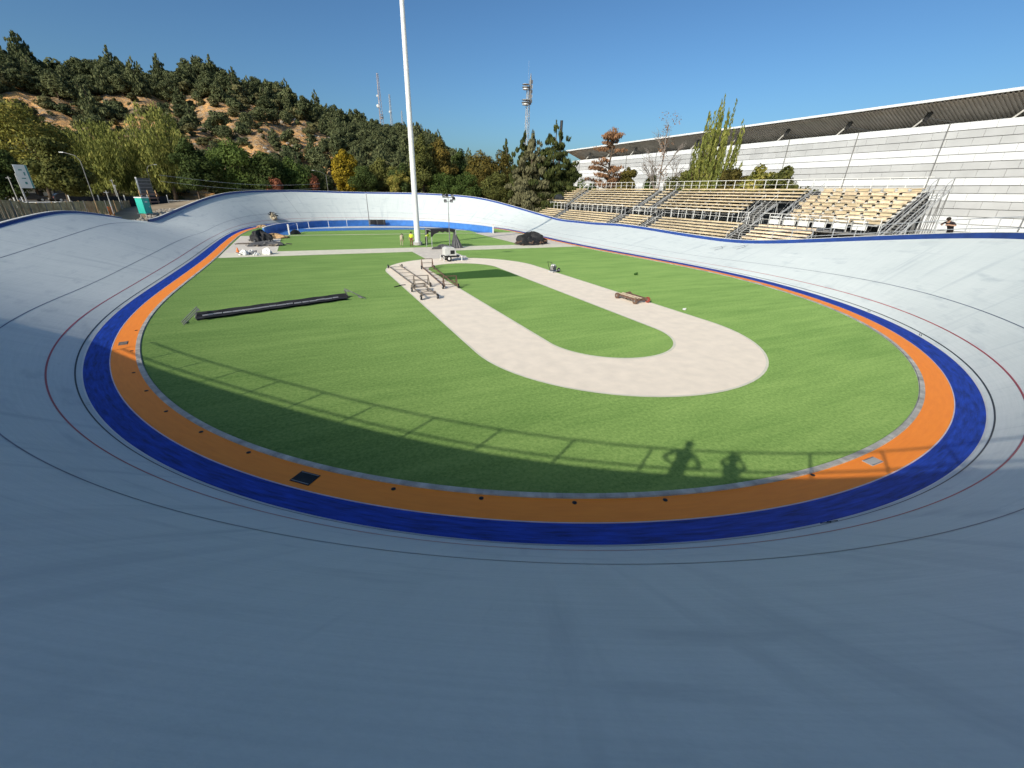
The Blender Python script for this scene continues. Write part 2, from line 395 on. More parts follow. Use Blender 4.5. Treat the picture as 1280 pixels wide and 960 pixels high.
# cross seam / finish lines
def cross(name, i2, d0, d1, w, m):
    q = []
    for d in np.linspace(d0, d1, 14):
        q.append(tp(i2, d, .005)); 
    i = int(i2*2); t = Vector((-V['ny'][i], V['nx'][i], 0))*w
    mb = MB()
    for a, b in zip(q, q[1:]): mb.add([a-t, b-t, b+t, a+t], [(0, 1, 2, 3)])
    return struct(mb.build(name, m))
mb = MB(); i = 512
for (u0, z0, u1, z1) in ((.15, .006, P['wo'], .006), (P['wo'], .006, float(V['u1'][i]), float(V['z1'][i])+.006)):
    a = Vector((V['x'][i]+V['nx'][i]*u0, V['y'][i]+V['ny'][i]*u0, z0)); b = Vector((V['x'][i]+V['nx'][i]*u1, V['y'][i]+V['ny'][i]*u1, z1))
    t = Vector((0, .28, 0)); mb.add([a-t, b-t, b+t, a+t], [(0, 1, 2, 3)])
struct(mb.build('cross_line', M['white_line']))
cross('seam_line', 213, 1.5, 8.2, .03, mat('seam_sealant', (.32, .33, .35), .8, .2, .2))
cross('seam_line', 305, 2.6, 8.6, .02, M['navy_line'])
# sketched marks by the right straight
def mark(pts, w=.035):
    mb = MB(); C_ = [tp(i_, d_, .005) for i_, d_ in pts]
    for a, b in zip(C_, C_[1:]):
        d = (b-a); n = Vector((-d.y, d.x, 0)).normalized()*w
        mb.add([a-n, b-n, b+n, a+n], [(0, 1, 2, 3)])
    return mb
mk = MB()
for base_i, base_d in ((665, 5.2), (659, 6.0)):
    for pts in ([(0, 0), (2, .9), (4, .3), (2.6, -.3)], [(1, .1), (3, 1.2)], [(2.4, .9), (4.6, 1.0)], [(3, -.6), (3.4, .8)]):
        m_ = mark([(base_i-a, base_d+b) for a, b in pts], .03); mk.add(m_.v, m_.f)
m_ = mark([(664, 4.9), (658, 5.6), (650, 6.9), (641, 7.9)], .02); mk.add(m_.v, m_.f)
struct(mk.build('painted_mark', M['navy_line']))
mk = MB()
for i_ in (601.5, 587, 470, 430, 528):
    for pts in ([(0, .05), (.35, .16)], [(.5, .05), (.8, .16)], [(.9, .1), (1.2, .1)]):
        m_ = mark([(i_+a, b) for a, b in pts], .018); mk.add(m_.v, m_.f)
struct(mk.build('distance_mark', M['black_line']))

# turf kerb
kb_ = MB()
n_st = 3; i = 0
inner = off(0, .0); outr = off(.15, 0)
it = off(.005, .035); ot = off(.148, .035)
while i < NS:
    j = min(i+n_st, NS)
    for k in range(i, j):
        k2 = (k+1) % NS
        g0 = .04 if k == i else 0
        A = [np.array(c[k])*(1-g0)+np.array(c[k2])*g0 for c in (inner, it, ot, outr)]; B_ = [c[k2] for c in (inner, it, ot, outr)]
        kb_.add(A+B_, [(0, 1, 5, 4), (1, 2, 6, 5), (2, 3, 7, 6)]+([(0, 3, 2, 1)] if k == i else []))
    i = j
o = kb_.build('kerb', M['kerb']); tag(o, 'grey concrete kerb of short blocks between the turf and the orange lane', 'kerb', kind='structure')
# kerb base so gaps never show a hole
struct(strip('kerb_base', [off(-.02, .002), off(.16, .002)], [0, .2], M['kerb']))

# ------------------------------------------------------------------ infield
def flat(name, poly, z, m, sub=None):
    bm = bmesh.new(); vs = [bm.verts.new((x, y, z)) for x, y in poly]
    f = bm.faces.new(vs); bm.normal_update()
    if f.normal.z < 0: f.normal_flip()
    bmesh.ops.triangulate(bm, faces=[f])
    me = bpy.data.meshes.new(name); bm.to_mesh(me); bm.free(); me.materials.append(m)
    o = bpy.data.objects.new(name, me); COL.objects.link(o); return struct(o)
infield = off(.01)[::4, :2]
flat('infield_turf', [tuple(q) for q in infield], 0.0, M['turf'])
def stadium(hw, y0, y1, n=40, rx=None):
    pts = []
    for k in range(n+1):
        a = math.pi+math.pi*k/n; pts.append((hw*math.cos(a), y0+hw*math.sin(a)))
    for k in range(n+1):
        a = math.pi*k/n; pts.append((hw*math.cos(a), y1+hw*math.sin(a)))
    return pts
def ring_path(name, hi, ho, yb, yt, z, m, shift=(0, 0)):
    a = stadium(hi, yb, yt); b = stadium(ho, yb, yt); n = len(a)
    sb_ = shift[0] if ho < 4 else -.1
    vs = [(x+shift[0], y, z) for x, y in a]+[(x+sb_, y, z) for x, y in b]
    me = bpy.data.meshes.new(name); me.from_pydata(vs, [], [(i, n+i, n+(i+1) % n, (i+1) % n) for i in range(n)]); me.materials.append(m)
    o = bpy.data.objects.new(name, me); COL.objects.link(o); return struct(o)
LB, LT = -37.35, -16.3
ring_path('loop_path', 3.28, 6.93, LB, LT, .008, M['slab'], (-.25, 0))
ring_path('path_edging', 6.93, 7.03, LB, LT, .010, M['cream'], (-.1, 0))
flat('path_edging_loop', [(-20, -20)], .01, M['cream']) if False else None
ring_path('path_edging', 3.18, 3.3, LB, LT, .012, M['cream'], (-.25, 0))
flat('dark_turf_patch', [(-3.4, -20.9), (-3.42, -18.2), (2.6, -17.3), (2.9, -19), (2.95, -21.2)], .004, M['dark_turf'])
# stem and cross path
flat('stem_path', [(-1.9, -9.45), (2.55, -9.75), (2.55, -3.2), (-1.9, -3.2)], .007, M['paver'])
flat('path_edging', [(-1.98, -9.4), (-1.84, -9.4), (-1.84, -3.4), (-1.98, -3.4)], .011, M['cream'])
xl = lambda y: float(np.interp(y, [-4, 5, 19.5], [-20.85, -21.15, -20.95]))
xr = lambda y: float(np.interp(y, [-4, 5, 12, 19.5], [20.9, 21.0, 21.35, 21.9]))
flat('left_pad', [(xl(-3.5)+.1, -3.5), (-15.95, -3.5), (-15.85, 19.0), (xl(19)+.1, 19.0)], .006, M['paver'])
flat('right_pad', [(13.95, 0.2), (13.95, 19.0), (xr(19)-.1, 19.0), (xr(10)-.1, 10), (xr(-3.3)-.1, -3.3), (20.1, -3.3), (13.9, -3.3)], .006, M['paver'])
flat('cross_path', [(-20.6, -3.55), (20.6, -3.35), (20.6, -.6), (14.5, .45), (-20.6, .35)], .009, M['cream'])
flat('cross_path_middle', [(-1.84, -3.5), (4.4, -3.5), (4.0, .2), (-1.0, .2)], .012, M['paver'])
flat('path_edging', [(-15.98, .3), (-15.78, .3), (-15.7, 18.8), (-15.9, 18.8)], .012, M['cream'])
flat('path_edging', [(-20.7, 18.7), (19.8, 18.5), (19.8, 18.95), (-20.7, 19.15)], .013, M['cream'])
# ------------------------------------------------------------------ blue walled basin at the far end
wallc = [(-17.95, 19.6), (-17.5, 23), (-16.3, 27.6), (-14.4, 31.0), (-11.2, 34.6), (-7, 37.0), (-1.5, 38.3), (4, 38), (9, 36), (12.6, 32.4), (15.0, 27.5), (16.6, 22.6), (17.3, 18.4)]
def smooth_poly(pts, n=8):
    out = []
    P_ = [Vector(p) for p in pts]
    for i in range(len(P_)-1):
        p0 = P_[max(i-1, 0)]; p1 = P_[i]; p2 = P_[i+1]; p3 = P_[min(i+2, len(P_)-1)]
        for k in range(n):
            t = k/n
            out.append(.5*((2*p1)+(-p0+p2)*t+(2*p0-5*p1+4*p2-p3)*t*t+(-p0+3*p1-3*p2+p3)*t**3))
    out.append(P_[-1]); return out
wc = smooth_poly([(x, y, 0) for x, y in wallc])
def ribbon_wall(path, th, z0, z1):
    mb = MB(); n = len(path); L_ = []; R_ = []
    for i, p in enumerate(path):
        t = (path[min(i+1, n-1)]-path[max(i-1, 0)]); t.z = 0; t.normalize(); nn = Vector((-t.y, t.x, 0))
        L_.append(p+nn*th/2); R_.append(p-nn*th/2)
    vs = []
    for a, b in zip(L_, R_): vs += [(a.x, a.y, z0), (b.x, b.y, z0), (b.x, b.y, z1), (a.x, a.y, z1)]
    fs = []
    for i in range(n-1):
        o_ = i*4
        for k in range(4): fs.append((o_+k, o_+4+k, o_+4+(k+1) % 4, o_+(k+1) % 4))
    fs += [(0, 1, 2, 3), ((n-1)*4+3, (n-1)*4+2, (n-1)*4+1, (n-1)*4)]
    return mb.add(vs, fs)
basin = thing('blue_wall', 'curved bright blue wall round the blue pool floor at the far end of the turf', 'wall')
ribbon_wall(wc, .22, 0, 1.0).build('wall_face', M['basin_blue'], basin)
ribbon_wall(wc, .27, 1.0, 1.07).build('coping', M['white_conc'], basin)
fl = [(p.x, p.y) for p in wc]
flat('basin_floor', fl+[(14.7, 18.9), (14.9, 24.0), (10, 26.2), (4.8, 27.3), (-2.6, 26.9), (-9, 26.3), (-12.6, 25.6), (-14.7, 20.0)], .008, M['basin_blue'])
wi = smooth_poly([(-12.7, 31.6, 0), (-9.5, 33.6, 0), (-5, 35.4, 0), (0, 35.9, 0), (5, 35, 0), (9.2, 32.8, 0), (12.2, 29.2, 0), (14.6, 24.3, 0)])
wo_ = smooth_poly([(-12.0, 31.0, 0), (-8.5, 31.8, 0), (-5, 32.2, 0), (0, 32.1, 0), (4.6, 31.6, 0), (8.2, 30.4, 0), (11.5, 27.6, 0), (14.2, 23.6, 0)])
flat('basin_walkway', [(p.x, p.y) for p in wi]+[(p.x, p.y) for p in wo_[::-1]], .014, M['white_conc'])
rl = thing('handrail', 'white post handrail along the ramp inside the blue walled pool area', 'railing')
rpts = [(-14.72, 20.1), (-13.5, 26.2), (-11.72, 31.5), (-8.35, 34.6), (-5.06, 35.9)]
for x, y in rpts: MB().box((x, y, .62), (.07, .07, 1.24)).build('post', M['white_paint'], rl)
for z in (1.2,):
    mb = MB()
    for a, b in zip(rpts, rpts[1:]): mb.beam((*a, z), (*b, z), .025)
    mb.build('rail', M['galv'], rl)
MB().box((-14.72, 19.95, .75), (.2, .16, 1.5)).build('end_post', M['white_paint'], rl)
o = MB().box((17.2, 18.1, .65), (.2, .18, 1.3)).box((17.2, 18.1, 1.33), (.24, .22, .05)).build('gate_post', M['white_paint'])
tag(o, 'white square post at the right end of the curved blue wall', 'post')
pn = thing('leaning_board', 'long low black panel leaning on the blue wall behind the tall pole', 'panel', (.7, 37.45, .02))
MB().box((0, 0, .62), (3.2, .07, .9), M_=Matrix.Rotation(-.15, 3, 'X')).build('sheet', M['cloth_black'], pn)
for x in (-1.3, 0, 1.3): MB().beam((x, -.12, 0), (x, .02, 1.1), .06).build('strut', M['galv_dark'], pn)
hv = thing('rubber_hump', 'black half round rubber drum by the white end post of the blue basin', 'drum', (-13.9, 20.6, 0))
mb = MB(); pr = [( .75*math.cos(a), 0, .62*math.sin(a)) for a in np.linspace(0, math.pi, 15)]
mb.extr(pr, (0, .7, 0)).build('body', M['black'], hv)
MB().box((0, .35, .66), (.2, .9, .06)).build('strap', M['galv_dark'], hv)
# slim mast at the far end
ms = thing('slim_mast', 'slim grey mast with a small floodlight standing before the far banking', 'mast', (-.9, 36.6, 0))
MB().tube([(0, 0, 0), (0, 0, 5.6)], [.09, .05], 8).build('pole', M['galv_dark'], ms)
MB().box((0, 0, 5.68), (.3, .2, .18)).build('lamp', M['glass'], ms)

# ------------------------------------------------------------------ rim wall, railing, embankment
GL, GR = 2.9, 1.0
def gz(x):
    t = min(1, max(0, (x+40)/80)); t = t*t*(3-2*t); return GL*(1-t)+GR*t
def gzv(x):
    t = np.clip((x+40)/80, 0, 1); t = t*t*(3-2*t); return GL*(1-t)+GR*t
_i = np.arange(NS)/2.
HW = .33-.25*np.clip((_i-300)/12, 0, 1)*np.clip((448-_i)/12, 0, 1)
wl = thing('rim_wall', 'low dark blue parapet wall along the top edge of the track banking', 'wall')
def prof(i0, i1, name, profile, m):
    cs = [rim(o_, dz) for o_, dz in profile]; cs.append(cs[0])
    return strip(name, cs, [0]*len(cs), m, closed=False, i0=i0, i1=i1, parent=wl, smooth=False)
prof(648-NS, 604, 'wall_panel', [(0, -.05), (0, HW), (.16, HW), (.16, -.6)], M['wall_blue'])
prof(648-NS, 604, 'coping', [(-.012, HW), (-.012, HW+.04), (.18, HW+.04), (.18, HW)], M['white_conc'])
# ground: one sheet from the rim to the horizon
rings = []; base = rim()
prof_g = [(.17, None, -.45), (1.9, None, -.5), (3.2, None, -.55)]
for o_, _, dz in prof_g: rings.append(rim(o_, dz))
for o_ in (7, 11, 20, 45, 110, 300, 900, 4000):
    r_ = rim(o_, 0); g_ = gzv(r_[:, 0])
    nz = rim()[:, 2]-.55
    f = {7: .35, 11: .8}.get(o_, 1.)
    r_[:, 2] = nz*(1-f)+g_*f; rings.append(r_)
step = 4
idx = list(range(0, NS, step)); Ln = len(idx)
vs = []; fs = []
for r_ in rings: vs += [tuple(r_[i]) for i in idx]
for k in range(len(rings)-1):
    for j in range(Ln):
        j2 = (j+1) % Ln; fs.append((k*Ln+j, (k+1)*Ln+j, (k+1)*Ln+j2, k*Ln+j2))
me = bpy.data.meshes.new('ground'); me.from_pydata(vs, [], fs); me.materials.append(M['sand'])
me.polygons.foreach_set('use_smooth', [True]*len(fs))
o = bpy.data.objects.new('ground', me); COL.objects.link(o); struct(o)

def railing(name, label, i0, i1, step2, mode, h=1.16, o_=.08):
    t = thing(name, label, 'railing')
    st = []
    k = i0*2
    acc = 0; last = None
    tops = []
    rr = rim(o_, 0)
    seg = []
    for kk in range(int(i0*2), int(i1*2)+1):
        q = Vector(rr[kk % NS]); seg.append(q)
    d = 0; posts = [seg[0]]
    for a, b in zip(seg, seg[1:]):
        d += (Vector((b.x, b.y, 0))-Vector((a.x, a.y, 0))).length
        if d >= step2: posts.append(b); d = 0
    for q in posts:
        MB().box((q.x, q.y, q.z+h/2+.17), (.05, .05, h-.3)).build('post', M['galv'], t)
    for z in ([h, .58] if mode == 2 else [h]):
        MB().tube([s_+Vector((0, 0, z)) for s_ in seg[::3]], .028, 6).build('rail', M['galv'], t)
    return t
tr_ = railing('safety_railing', 'grey tube railing on top of the near and right banking with posts every two metres', 460, 652, 2.0, 2)
# fence on the embankment left of the straight
fn = thing('shade_fence', 'sun bleached brown shade cloth fence on posts behind the left banking', 'fence')
rr = rim(4.6, 0)
pp = [Vector((rr[k][0], rr[k][1], max(gz(rr[k][0]), rim()[k][2]-.45))) for k in range(628, 860, 8)]
pp = [Vector((-37.1+.1*j_, 38.6-3.8*j_, 2.45+.07*j_)) for j_ in range(6)]+pp
for i_, q in enumerate(pp): MB().box((q.x, q.y, q.z+.65), (.07, .07, 1.75)).build('post', M['galv_dark'] if i_ % 2 else M['timber'], fn)
for a, b in zip(pp, pp[1:]):
    mb = MB(); n_ = 7; top = []
    A, B_ = a+(b-a)*.02, b-(b-a)*.02
    for s_ in range(n_+1):
        q = A+(B_-A)*s_/n_; top.append((q.x, q.y, q.z+1.45+R.uniform(-.05, .05)))
    bot = [(A+(B_-A)*s_/n_) for s_ in range(n_+1)]
    for s_ in range(n_):
        w = .03*math.sin(s_*1.7)
        mb.add([bot[s_]+Vector((w, 0, -.2)), bot[s_+1]+Vector((w, 0, -.2)), top[s_+1], top[s_]], [(0, 1, 2, 3)])
    mb.build('cloth_panel', M['mesh_brown'], fn)
# deck and low wall at the gap
flat_o = MB()
r0 = rim(-.02, 0); r1 = rim(4.4, 0)
vs = []; fs = []
ks = list(range(600, 655, 3))
for k in ks:
    vs += [tuple(Vector(r0[k])+Vector((0, 0, .003))), (r1[k][0], r1[k][1], r0[k][2]*.55+gz(r1[k][0])*.45)]
flat_o.add(vs, [(2*j, 2*j+1, 2*j+3, 2*j+2) for j in range(len(ks)-1)])
struct(flat_o.build('entrance_deck', M['track']))

# ------------------------------------------------------------------ tall light pole
lp = thing('light_pole', 'very tall white tapering light pole rising out of the picture from the turf centre', 'pole', (.35, 3.4, 0))
MB().tube([(0, 0, 0.35), (0, 0, 12), (0, 0, 24), (0, 0, 38)], [.37, .31, .25, .18], 14).build('shaft', M['pole_white'], lp)
MB().cyl((0, 0, 0), (0, 0, .3), .62, 16).build('base_plate', M['concrete'], lp)
mb = MB()
for k in range(8): mb.box((.48*math.cos(k*.785), .48*math.sin(k*.785), .36), (.06, .06, .12))
mb.cyl((0, 0, .3), (0, 0, .38), .52, 14); mb.build('flange', M['galv'], lp)
MB().box((.34, .14, 1.3), (.12, .3, .6)).build('hatch', M['galv'], lp)
MB().box((0, 0, 38.2), (4.2, .3, .3)).box((0, 0, 39.2), (4.2, .3, .3)).build('lamp_frame', M['galv'], lp)
for k in range(8):
    MB().box((-1.8+(k % 4)*1.2, -.3, 38.3+(k//4)), (.6, .35, .5)).build('floodlight', M['white_paint'], lp)

# ------------------------------------------------------------------ people
def person(name, label, loc, rz, J, cols, group=None, vest=None, helmet=None, scale=1.):
    """J: joints in metres, one continuous skinned body"""
    t = thing(name, label, 'person', loc, rz, group, scale)
    names = list(J.keys()); pos = [J[n][0] for n in names]; rads = [J[n][1] for n in names]
    E_ = [('pelvis', 'waist'), ('waist', 'chest'), ('chest', 'neck'), ('neck', 'head'), ('head', 'crown'),
          ('pelvis', 'hipL'), ('hipL', 'kneeL'), ('kneeL', 'ankL'), ('ankL', 'toeL'), ('pelvis', 'hipR'), ('hipR', 'kneeR'), ('kneeR', 'ankR'), ('ankR', 'toeR'),
          ('chest', 'shL'), ('shL', 'elL'), ('elL', 'wrL'), ('wrL', 'paL'), ('chest', 'shR'), ('shR', 'elR'), ('elR', 'wrR'), ('wrR', 'paR')]
    edges = [(names.index(a), names.index(b)) for a, b in E_]
    for s in 'LR':
        w = Vector(J['wr'+s][0]); p_ = Vector(J['pa'+s][0]); d = (p_-w).normalized(); sd = d.cross(Vector((.3, 1, .2))).normalized(); up = d.cross(sd)
        ip = names.index('pa'+s)
        for k, (sp, ln) in enumerate(((-.032, .07), (-.011, .08), (.011, .075), (.032, .06))):
            a = p_+d*.035+sd*sp*1.1; b = a+d*ln*.5-up*.01; c = b+d*ln*.35-up*.03
            n0 = len(pos); pos += [a, b, c]; rads += [.011, .010, .008]; edges += [(ip, n0), (n0, n0+1), (n0+1, n0+2)]
        a = w+d*.035+sd*.045; b = a+d*.035+sd*.02; n0 = len(pos); pos += [a, b]; rads += [.012, .010]; edges += [(names.index('wr'+s), n0), (n0, n0+1)]
    me = bpy.data.meshes.new(name+'_body'); me.from_pydata([tuple(p_) for p_ in pos], edges, [])
    o = bpy.data.objects.new('body', me); COL.objects.link(o)
    sk = o.modifiers.new('s', 'SKIN'); sk.use_smooth_shade = True
    for i_, r_ in enumerate(rads): me.skin_vertices[0].data[i_].radius = (r_, r_*.85)
    me.skin_vertices[0].data[0].use_root = True
    sb = o.modifiers.new('d', 'SUBSURF'); sb.levels = 1; sb.render_levels = 1
    dg = bpy.context.evaluated_depsgraph_get(); dg.update()
    m2 = bpy.data.meshes.new_from_object(o.evaluated_get(dg)); bpy.data.objects.remove(o)
    m2.materials.clear()
    for c in cols: m2.materials.append(c)      # 0 skin 1 top 2 trousers 3 shoes
    J_ = {k: Vector(v[0]) for k, v in J.items()}
    segs = {1: [('waist', 'chest'), ('chest', 'shL'), ('chest', 'shR'), ('shL', 'elL'), ('shR', 'elR')], 2: [('pelvis', 'waist'), ('pelvis', 'hipL'), ('hipL', 'kneeL'), ('kneeL', 'ankL'), ('pelvis', 'hipR'), ('hipR', 'kneeR'), ('kneeR', 'ankR')],
            3: [('ankL', 'toeL'), ('ankR', 'toeR')], 0: [('neck', 'head'), ('head', 'crown'), ('elL', 'wrL'), ('wrL', 'paL'), ('elR', 'wrR'), ('wrR', 'paR')]}
    def dist(p_, a, b):
        ab = b-a; tt = max(0, min(1, (p_-a).dot(ab)/max(ab.length_squared, 1e-9))); return (p_-a-ab*tt).length
    for f in m2.polygons:
        c = f.center; best = min(((dist(c, J_[a], J_[b]), k) for k, l in segs.items() for a, b in l)); f.material_index = best[1]
    body = bpy.data.objects.new('body', m2); COL.objects.link(body); body.parent = t
    h = Vector(J['head'][0]); cr = Vector(J['crown'][0]); ax = (cr-h).normalized()
    if helmet:
        mb = MB(); mb.sphere(tuple(h+ax*.06), .125, 12, 8, sc=(1, 1.1, .85)); mb.cyl(tuple(h+ax*.03), tuple(h+ax*.045), .15, 14); mb.build('helmet', helmet, t, smooth=True)
    else:
        mb = MB(); mb.sphere(tuple(h+ax*.05+Vector((0, -.015, 0))), .108, 12, 8, sc=(1, 1.08, 1)); mb.build('hair', M['hair'], t, smooth=True)
    fc = h+Vector((0, .1, -.02))
    MB().sphere(tuple(fc+Vector((0, .012, 0))), .018, 6, 5, sc=(.8, 1.2, 1.4)).build('nose', cols[0], t)
    for sx in (-1, 1): MB().sphere(tuple(fc+Vector((.034*sx, -.008, .03))), .012, 6, 5).build('eye', M['black'], t)
    if vest:
        mb = MB(); w_ = Vector(J['waist'][0]); c_ = Vector(J['chest'][0]); pl_ = Vector(J['pelvis'][0])
        mb.tube([pl_*.4+w_*.6, w_, w_*.5+c_*.5, c_, c_+(c_-w_)*.3], [.165, .165, .185, .195, .12], 12)
        mb.build('vest', vest, t, smooth=True)
    return t
def std_pose(**k):
    J = dict(pelvis=((0, 0, .95), .155), waist=((0, 0, 1.10), .15), chest=((0, 0, 1.34), .18), neck=((0, .01, 1.50), .06), head=((0, .03, 1.63), .085), crown=((0, .02, 1.73), .075),
             hipL=((-.1, 0, .88), .1), kneeL=((-.11, .02, .48), .068), ankL=((-.12, -.02, .08), .05), toeL=((-.13, .16, .035), .038),
             hipR=((.1, 0, .88), .1), kneeR=((.11, .02, .48), .068), ankR=((.12, -.02, .08), .05), toeR=((.13, .16, .035), .038),
             shL=((-.19, 0, 1.43), .065), elL=((-.25, -.02, 1.14), .055), wrL=((-.25, .1, .9), .034), paL=((-.25, .13, .83), .035),
             shR=((.19, 0, 1.43), .065), elR=((.25, -.02, 1.14), .055), wrR=((.25, .1, .9), .034), paR=((.25, .13, .83), .035))
    for n_, v in k.items(): J[n_] = (v, J[n_][1])
    return J
face_rz = math.atan2(-.74, .46)   # +y of the figure turned towards where the light goes
# photographer: both hands raised in front of the face
deck = 5.3
person('person', 'person standing behind the near railing with both arms raised to hold a phone', (-14.32, -54.2, deck-.02), face_rz,
       std_pose(elL=(-.29, .2, 1.38), wrL=(-.12, .3, 1.56), paL=(-.08, .33, 1.61), elR=(.29, .2, 1.38), wrR=(.12, .3, 1.56), paR=(.08, .33, 1.61)),
       [M['skin'], M['dark_cloth'], M['jeans'], M['black']])
# second onlooker, hands on hips
person('person', 'tall person standing at the near railing with hands on hips and elbows out', (-15.12, -53.32, deck-.02), face_rz,
       std_pose(elL=(-.44, -.04, 1.2), wrL=(-.22, .06, 1.04), paL=(-.17, .08, 1.02), elR=(.44, -.04, 1.2), wrR=(.22, .06, 1.04), paR=(.17, .08, 1.02)),
       [M['skin'], M['beige_cloth'], M['jeans'], M['black']], scale=1.09)
bend = std_pose(waist=(0, .12, 1.06), chest=(0, .36, 1.2), neck=(0, .48, 1.27), head=(0, .58, 1.3), crown=(0, .67, 1.33), shL=(-.19, .4, 1.2), elL=(-.22, .46, .9), wrL=(-.16, .56, .68), paL=(-.14, .6, .6), shR=(.19, .4, 1.2), elR=(.22, .46, .9), wrR=(.16, .56, .68), paR=(.14, .6, .6))
person('person', 'worker in beige clothes bending forward left of the tall white pole', (-1.95, 2.3, .01), -.4, bend, [M['skin'], M['beige_cloth'], M['beige_cloth'], M['black']])
person('person', 'worker in yellow vest and reddish trousers standing close to the left of the tall pole', (-.85, 1.6, .01), 2.6, std_pose(), [M['skin'], M['hivis'], M['brown_cloth'], M['black']], vest=M['hivis'])
person('person', 'worker in yellow vest and dark trousers stooping right of the tall white pole', (1.4, 3.0, .01), -.6, bend, [M['skin'], M['hivis'], M['dark_cloth'], M['black']], vest=M['hivis'])
q = rp(612, .3, 0)
person('person', 'dark clothed person leaning over the grey railing on the right rim of the track', (31.0-.4, -36.0, 3.6) if False else (q.x+.15, q.y, q.z-.5), 1.25, std_pose(waist=(0, .08, 1.1), chest=(0, .28, 1.3), neck=(0, .36, 1.42), head=(0, .44, 1.5), crown=(0, .48, 1.6), shL=(-.22, .3, 1.36), elL=(-.42, .3, 1.2), wrL=(-.2, .5, 1.22), paL=(-.14, .54, 1.22), shR=(.22, .3, 1.36), elR=(.42, .3, 1.2), wrR=(.2, .5, 1.22), paR=(.14, .54, 1.22)),
       [M['skin'], M['dark_cloth'], M['dark_cloth'], M['black']], scale=1.12)

# ------------------------------------------------------------------ objects on the turf
def frame_trolley(name, label, A, B_, w, m, tall=.9, cross_n=6, hgt=.22, wheels=True, ends=(1, 1)):
    A = Vector((*A, 0)); B_ = Vector((*B_, 0)); d = B_-A; L_ = d.length; rz = math.atan2(d.y, d.x)
    t = thing(name, label, 'trolley', tuple(A), rz)
    mb = MB()
    for s in (-1, 1): mb.beam((0, s*w/2, hgt), (L_, s*w/2, hgt), .06, .07)
    mb.build('side_rail', m, t)
    for k in range(cross_n): MB().beam((L_*(k+.5)/cross_n, -w/2, hgt+.0), (L_*(k+.5)/cross_n, w/2, hgt), .035).build('crossbar', m, t)
    for e, x in zip(ends, (0.25, L_-.35)):
        if not e: continue
        mb = MB()
        for s in (-1, 1):
            mb.beam((x-.2, s*w/2, hgt), (x, s*w/2, tall), .055); mb.beam((x+.35, s*w/2, hgt), (x, s*w/2, tall), .055)
        mb.beam((x, -w/2, tall), (x, w/2, tall), .05); mb.beam((x, -w/2, tall*.6), (x, w/2, tall*.6), .035)
        mb.build('end_handle', m, t)
    if wheels:
        for x in (.5, L_-.15):
            for s in (-1, 1):
                w_ = MB().cyl((x, s*(w/2+.05), .16), (x, s*(w/2+.13), .16), .16, 14).build('wheel', M['tyre'], t)
                MB().cyl((x, s*(w/2+.04), .16), (x, s*(w/2+.14), .16), .07, 8).build('hub', M['galv'], w_)
    return t
frame_trolley('rail_trolley', 'long rusty frame trolley with upright end frames on the left branch of the loop path', (-6.0, -13.6), (-5.85, -23.3), 1.05, M['steel_brown'], tall=.8, cross_n=6, hgt=.16, ends=(0, 1))
frame_trolley('rail_trolley', 'long brown frame trolley on the inner edge of the loop path beside the turf', (-3.35, -15.0), (-4.05, -24.3), .95, M['rust'], tall=.85, cross_n=7, hgt=.18, ends=(1, 1))
frame_trolley('rail_trolley', 'short dark frame trolley with four wheels lying nearest on the left of the loop path', (-6.35, -23.9), (-6.35, -27.1), .9, M['steel_brown'], tall=.45, cross_n=3, hgt=.3)
# long black canopy roll on the turf
A = Vector((-19.0, -27.55, 0)); B_ = Vector((-10.95, -25.0, 0)); d = B_-A; L_ = d.length
t = thing('black_canopy_frame', 'long black folded canopy lying across the turf with bare frames at both ends', 'canopy', tuple(A), math.atan2(d.y, d.x))
def trough(y0, y1, z0, z1, x0, x1, wav=.02):
    mb = MB(); n = 40; th = .05
    for k in range(n):
        xa = x0+(x1-x0)*k/n; xb = x0+(x1-x0)*(k+1)/n
        wa = wav*math.sin(k*.9); wb_ = wav*math.sin((k+1)*.9)
        A_ = [(xa, y0, z0), (xa, y1+wa, z1), (xa, y1+wa+th, z1), (xa, y0+th, z0-.0)]
        B2 = [(xb, y0, z0), (xb, y1+wb_, z1), (xb, y1+wb_+th, z1), (xb, y0+th, z0-.0)]
        mb.add(A_+B2, [(0, 4, 5, 1), (1, 5, 6, 2), (2, 6, 7, 3), (3, 7, 4, 0)]+([(0, 1, 2, 3)] if k == 0 else [])+([(4, 7, 6, 5)] if k == n-1 else []))
    return mb
trough(-.10, -.46, .02, .15, .55, L_-.35, .05).build('near_flap', M['cloth_black'], t)
trough(.12, .5, .04, .25, .35, L_-.05, .05).build('far_flap', M['cloth_black'], t)
MB().box((L_/2, 0, .05), (L_-.6, .42, .08)).build('folded_sheet', M['cloth_black'], t)
mb = MB()
for k in range(16): mb.box((.7+(L_-1.3)*(k+.3)/16, .05, .16+R.uniform(-.01, .02)), (.3+R.random()*.2, .07, .05))
mb.build('slide_rail', M['galv'], t)
for x0, s in ((0.5, -1), (L_-.2, 1)):
    f = MB()
    for yy in (-.55, -.25, .1): f.beam((x0, yy+.2, .6), (x0+s*.85, yy-.25, .03), .04, .03)
    f.beam((x0, -.3, .5), (x0, .32, .5), .05); f.beam((x0, .3, .5), (x0+s*.2, .3, .02), .05); f.beam((x0+s*.7, -.55, .05), (x0+s*.7, -.05, .05), .05)
    f.build('end_frame', M['galv_dark'], t)
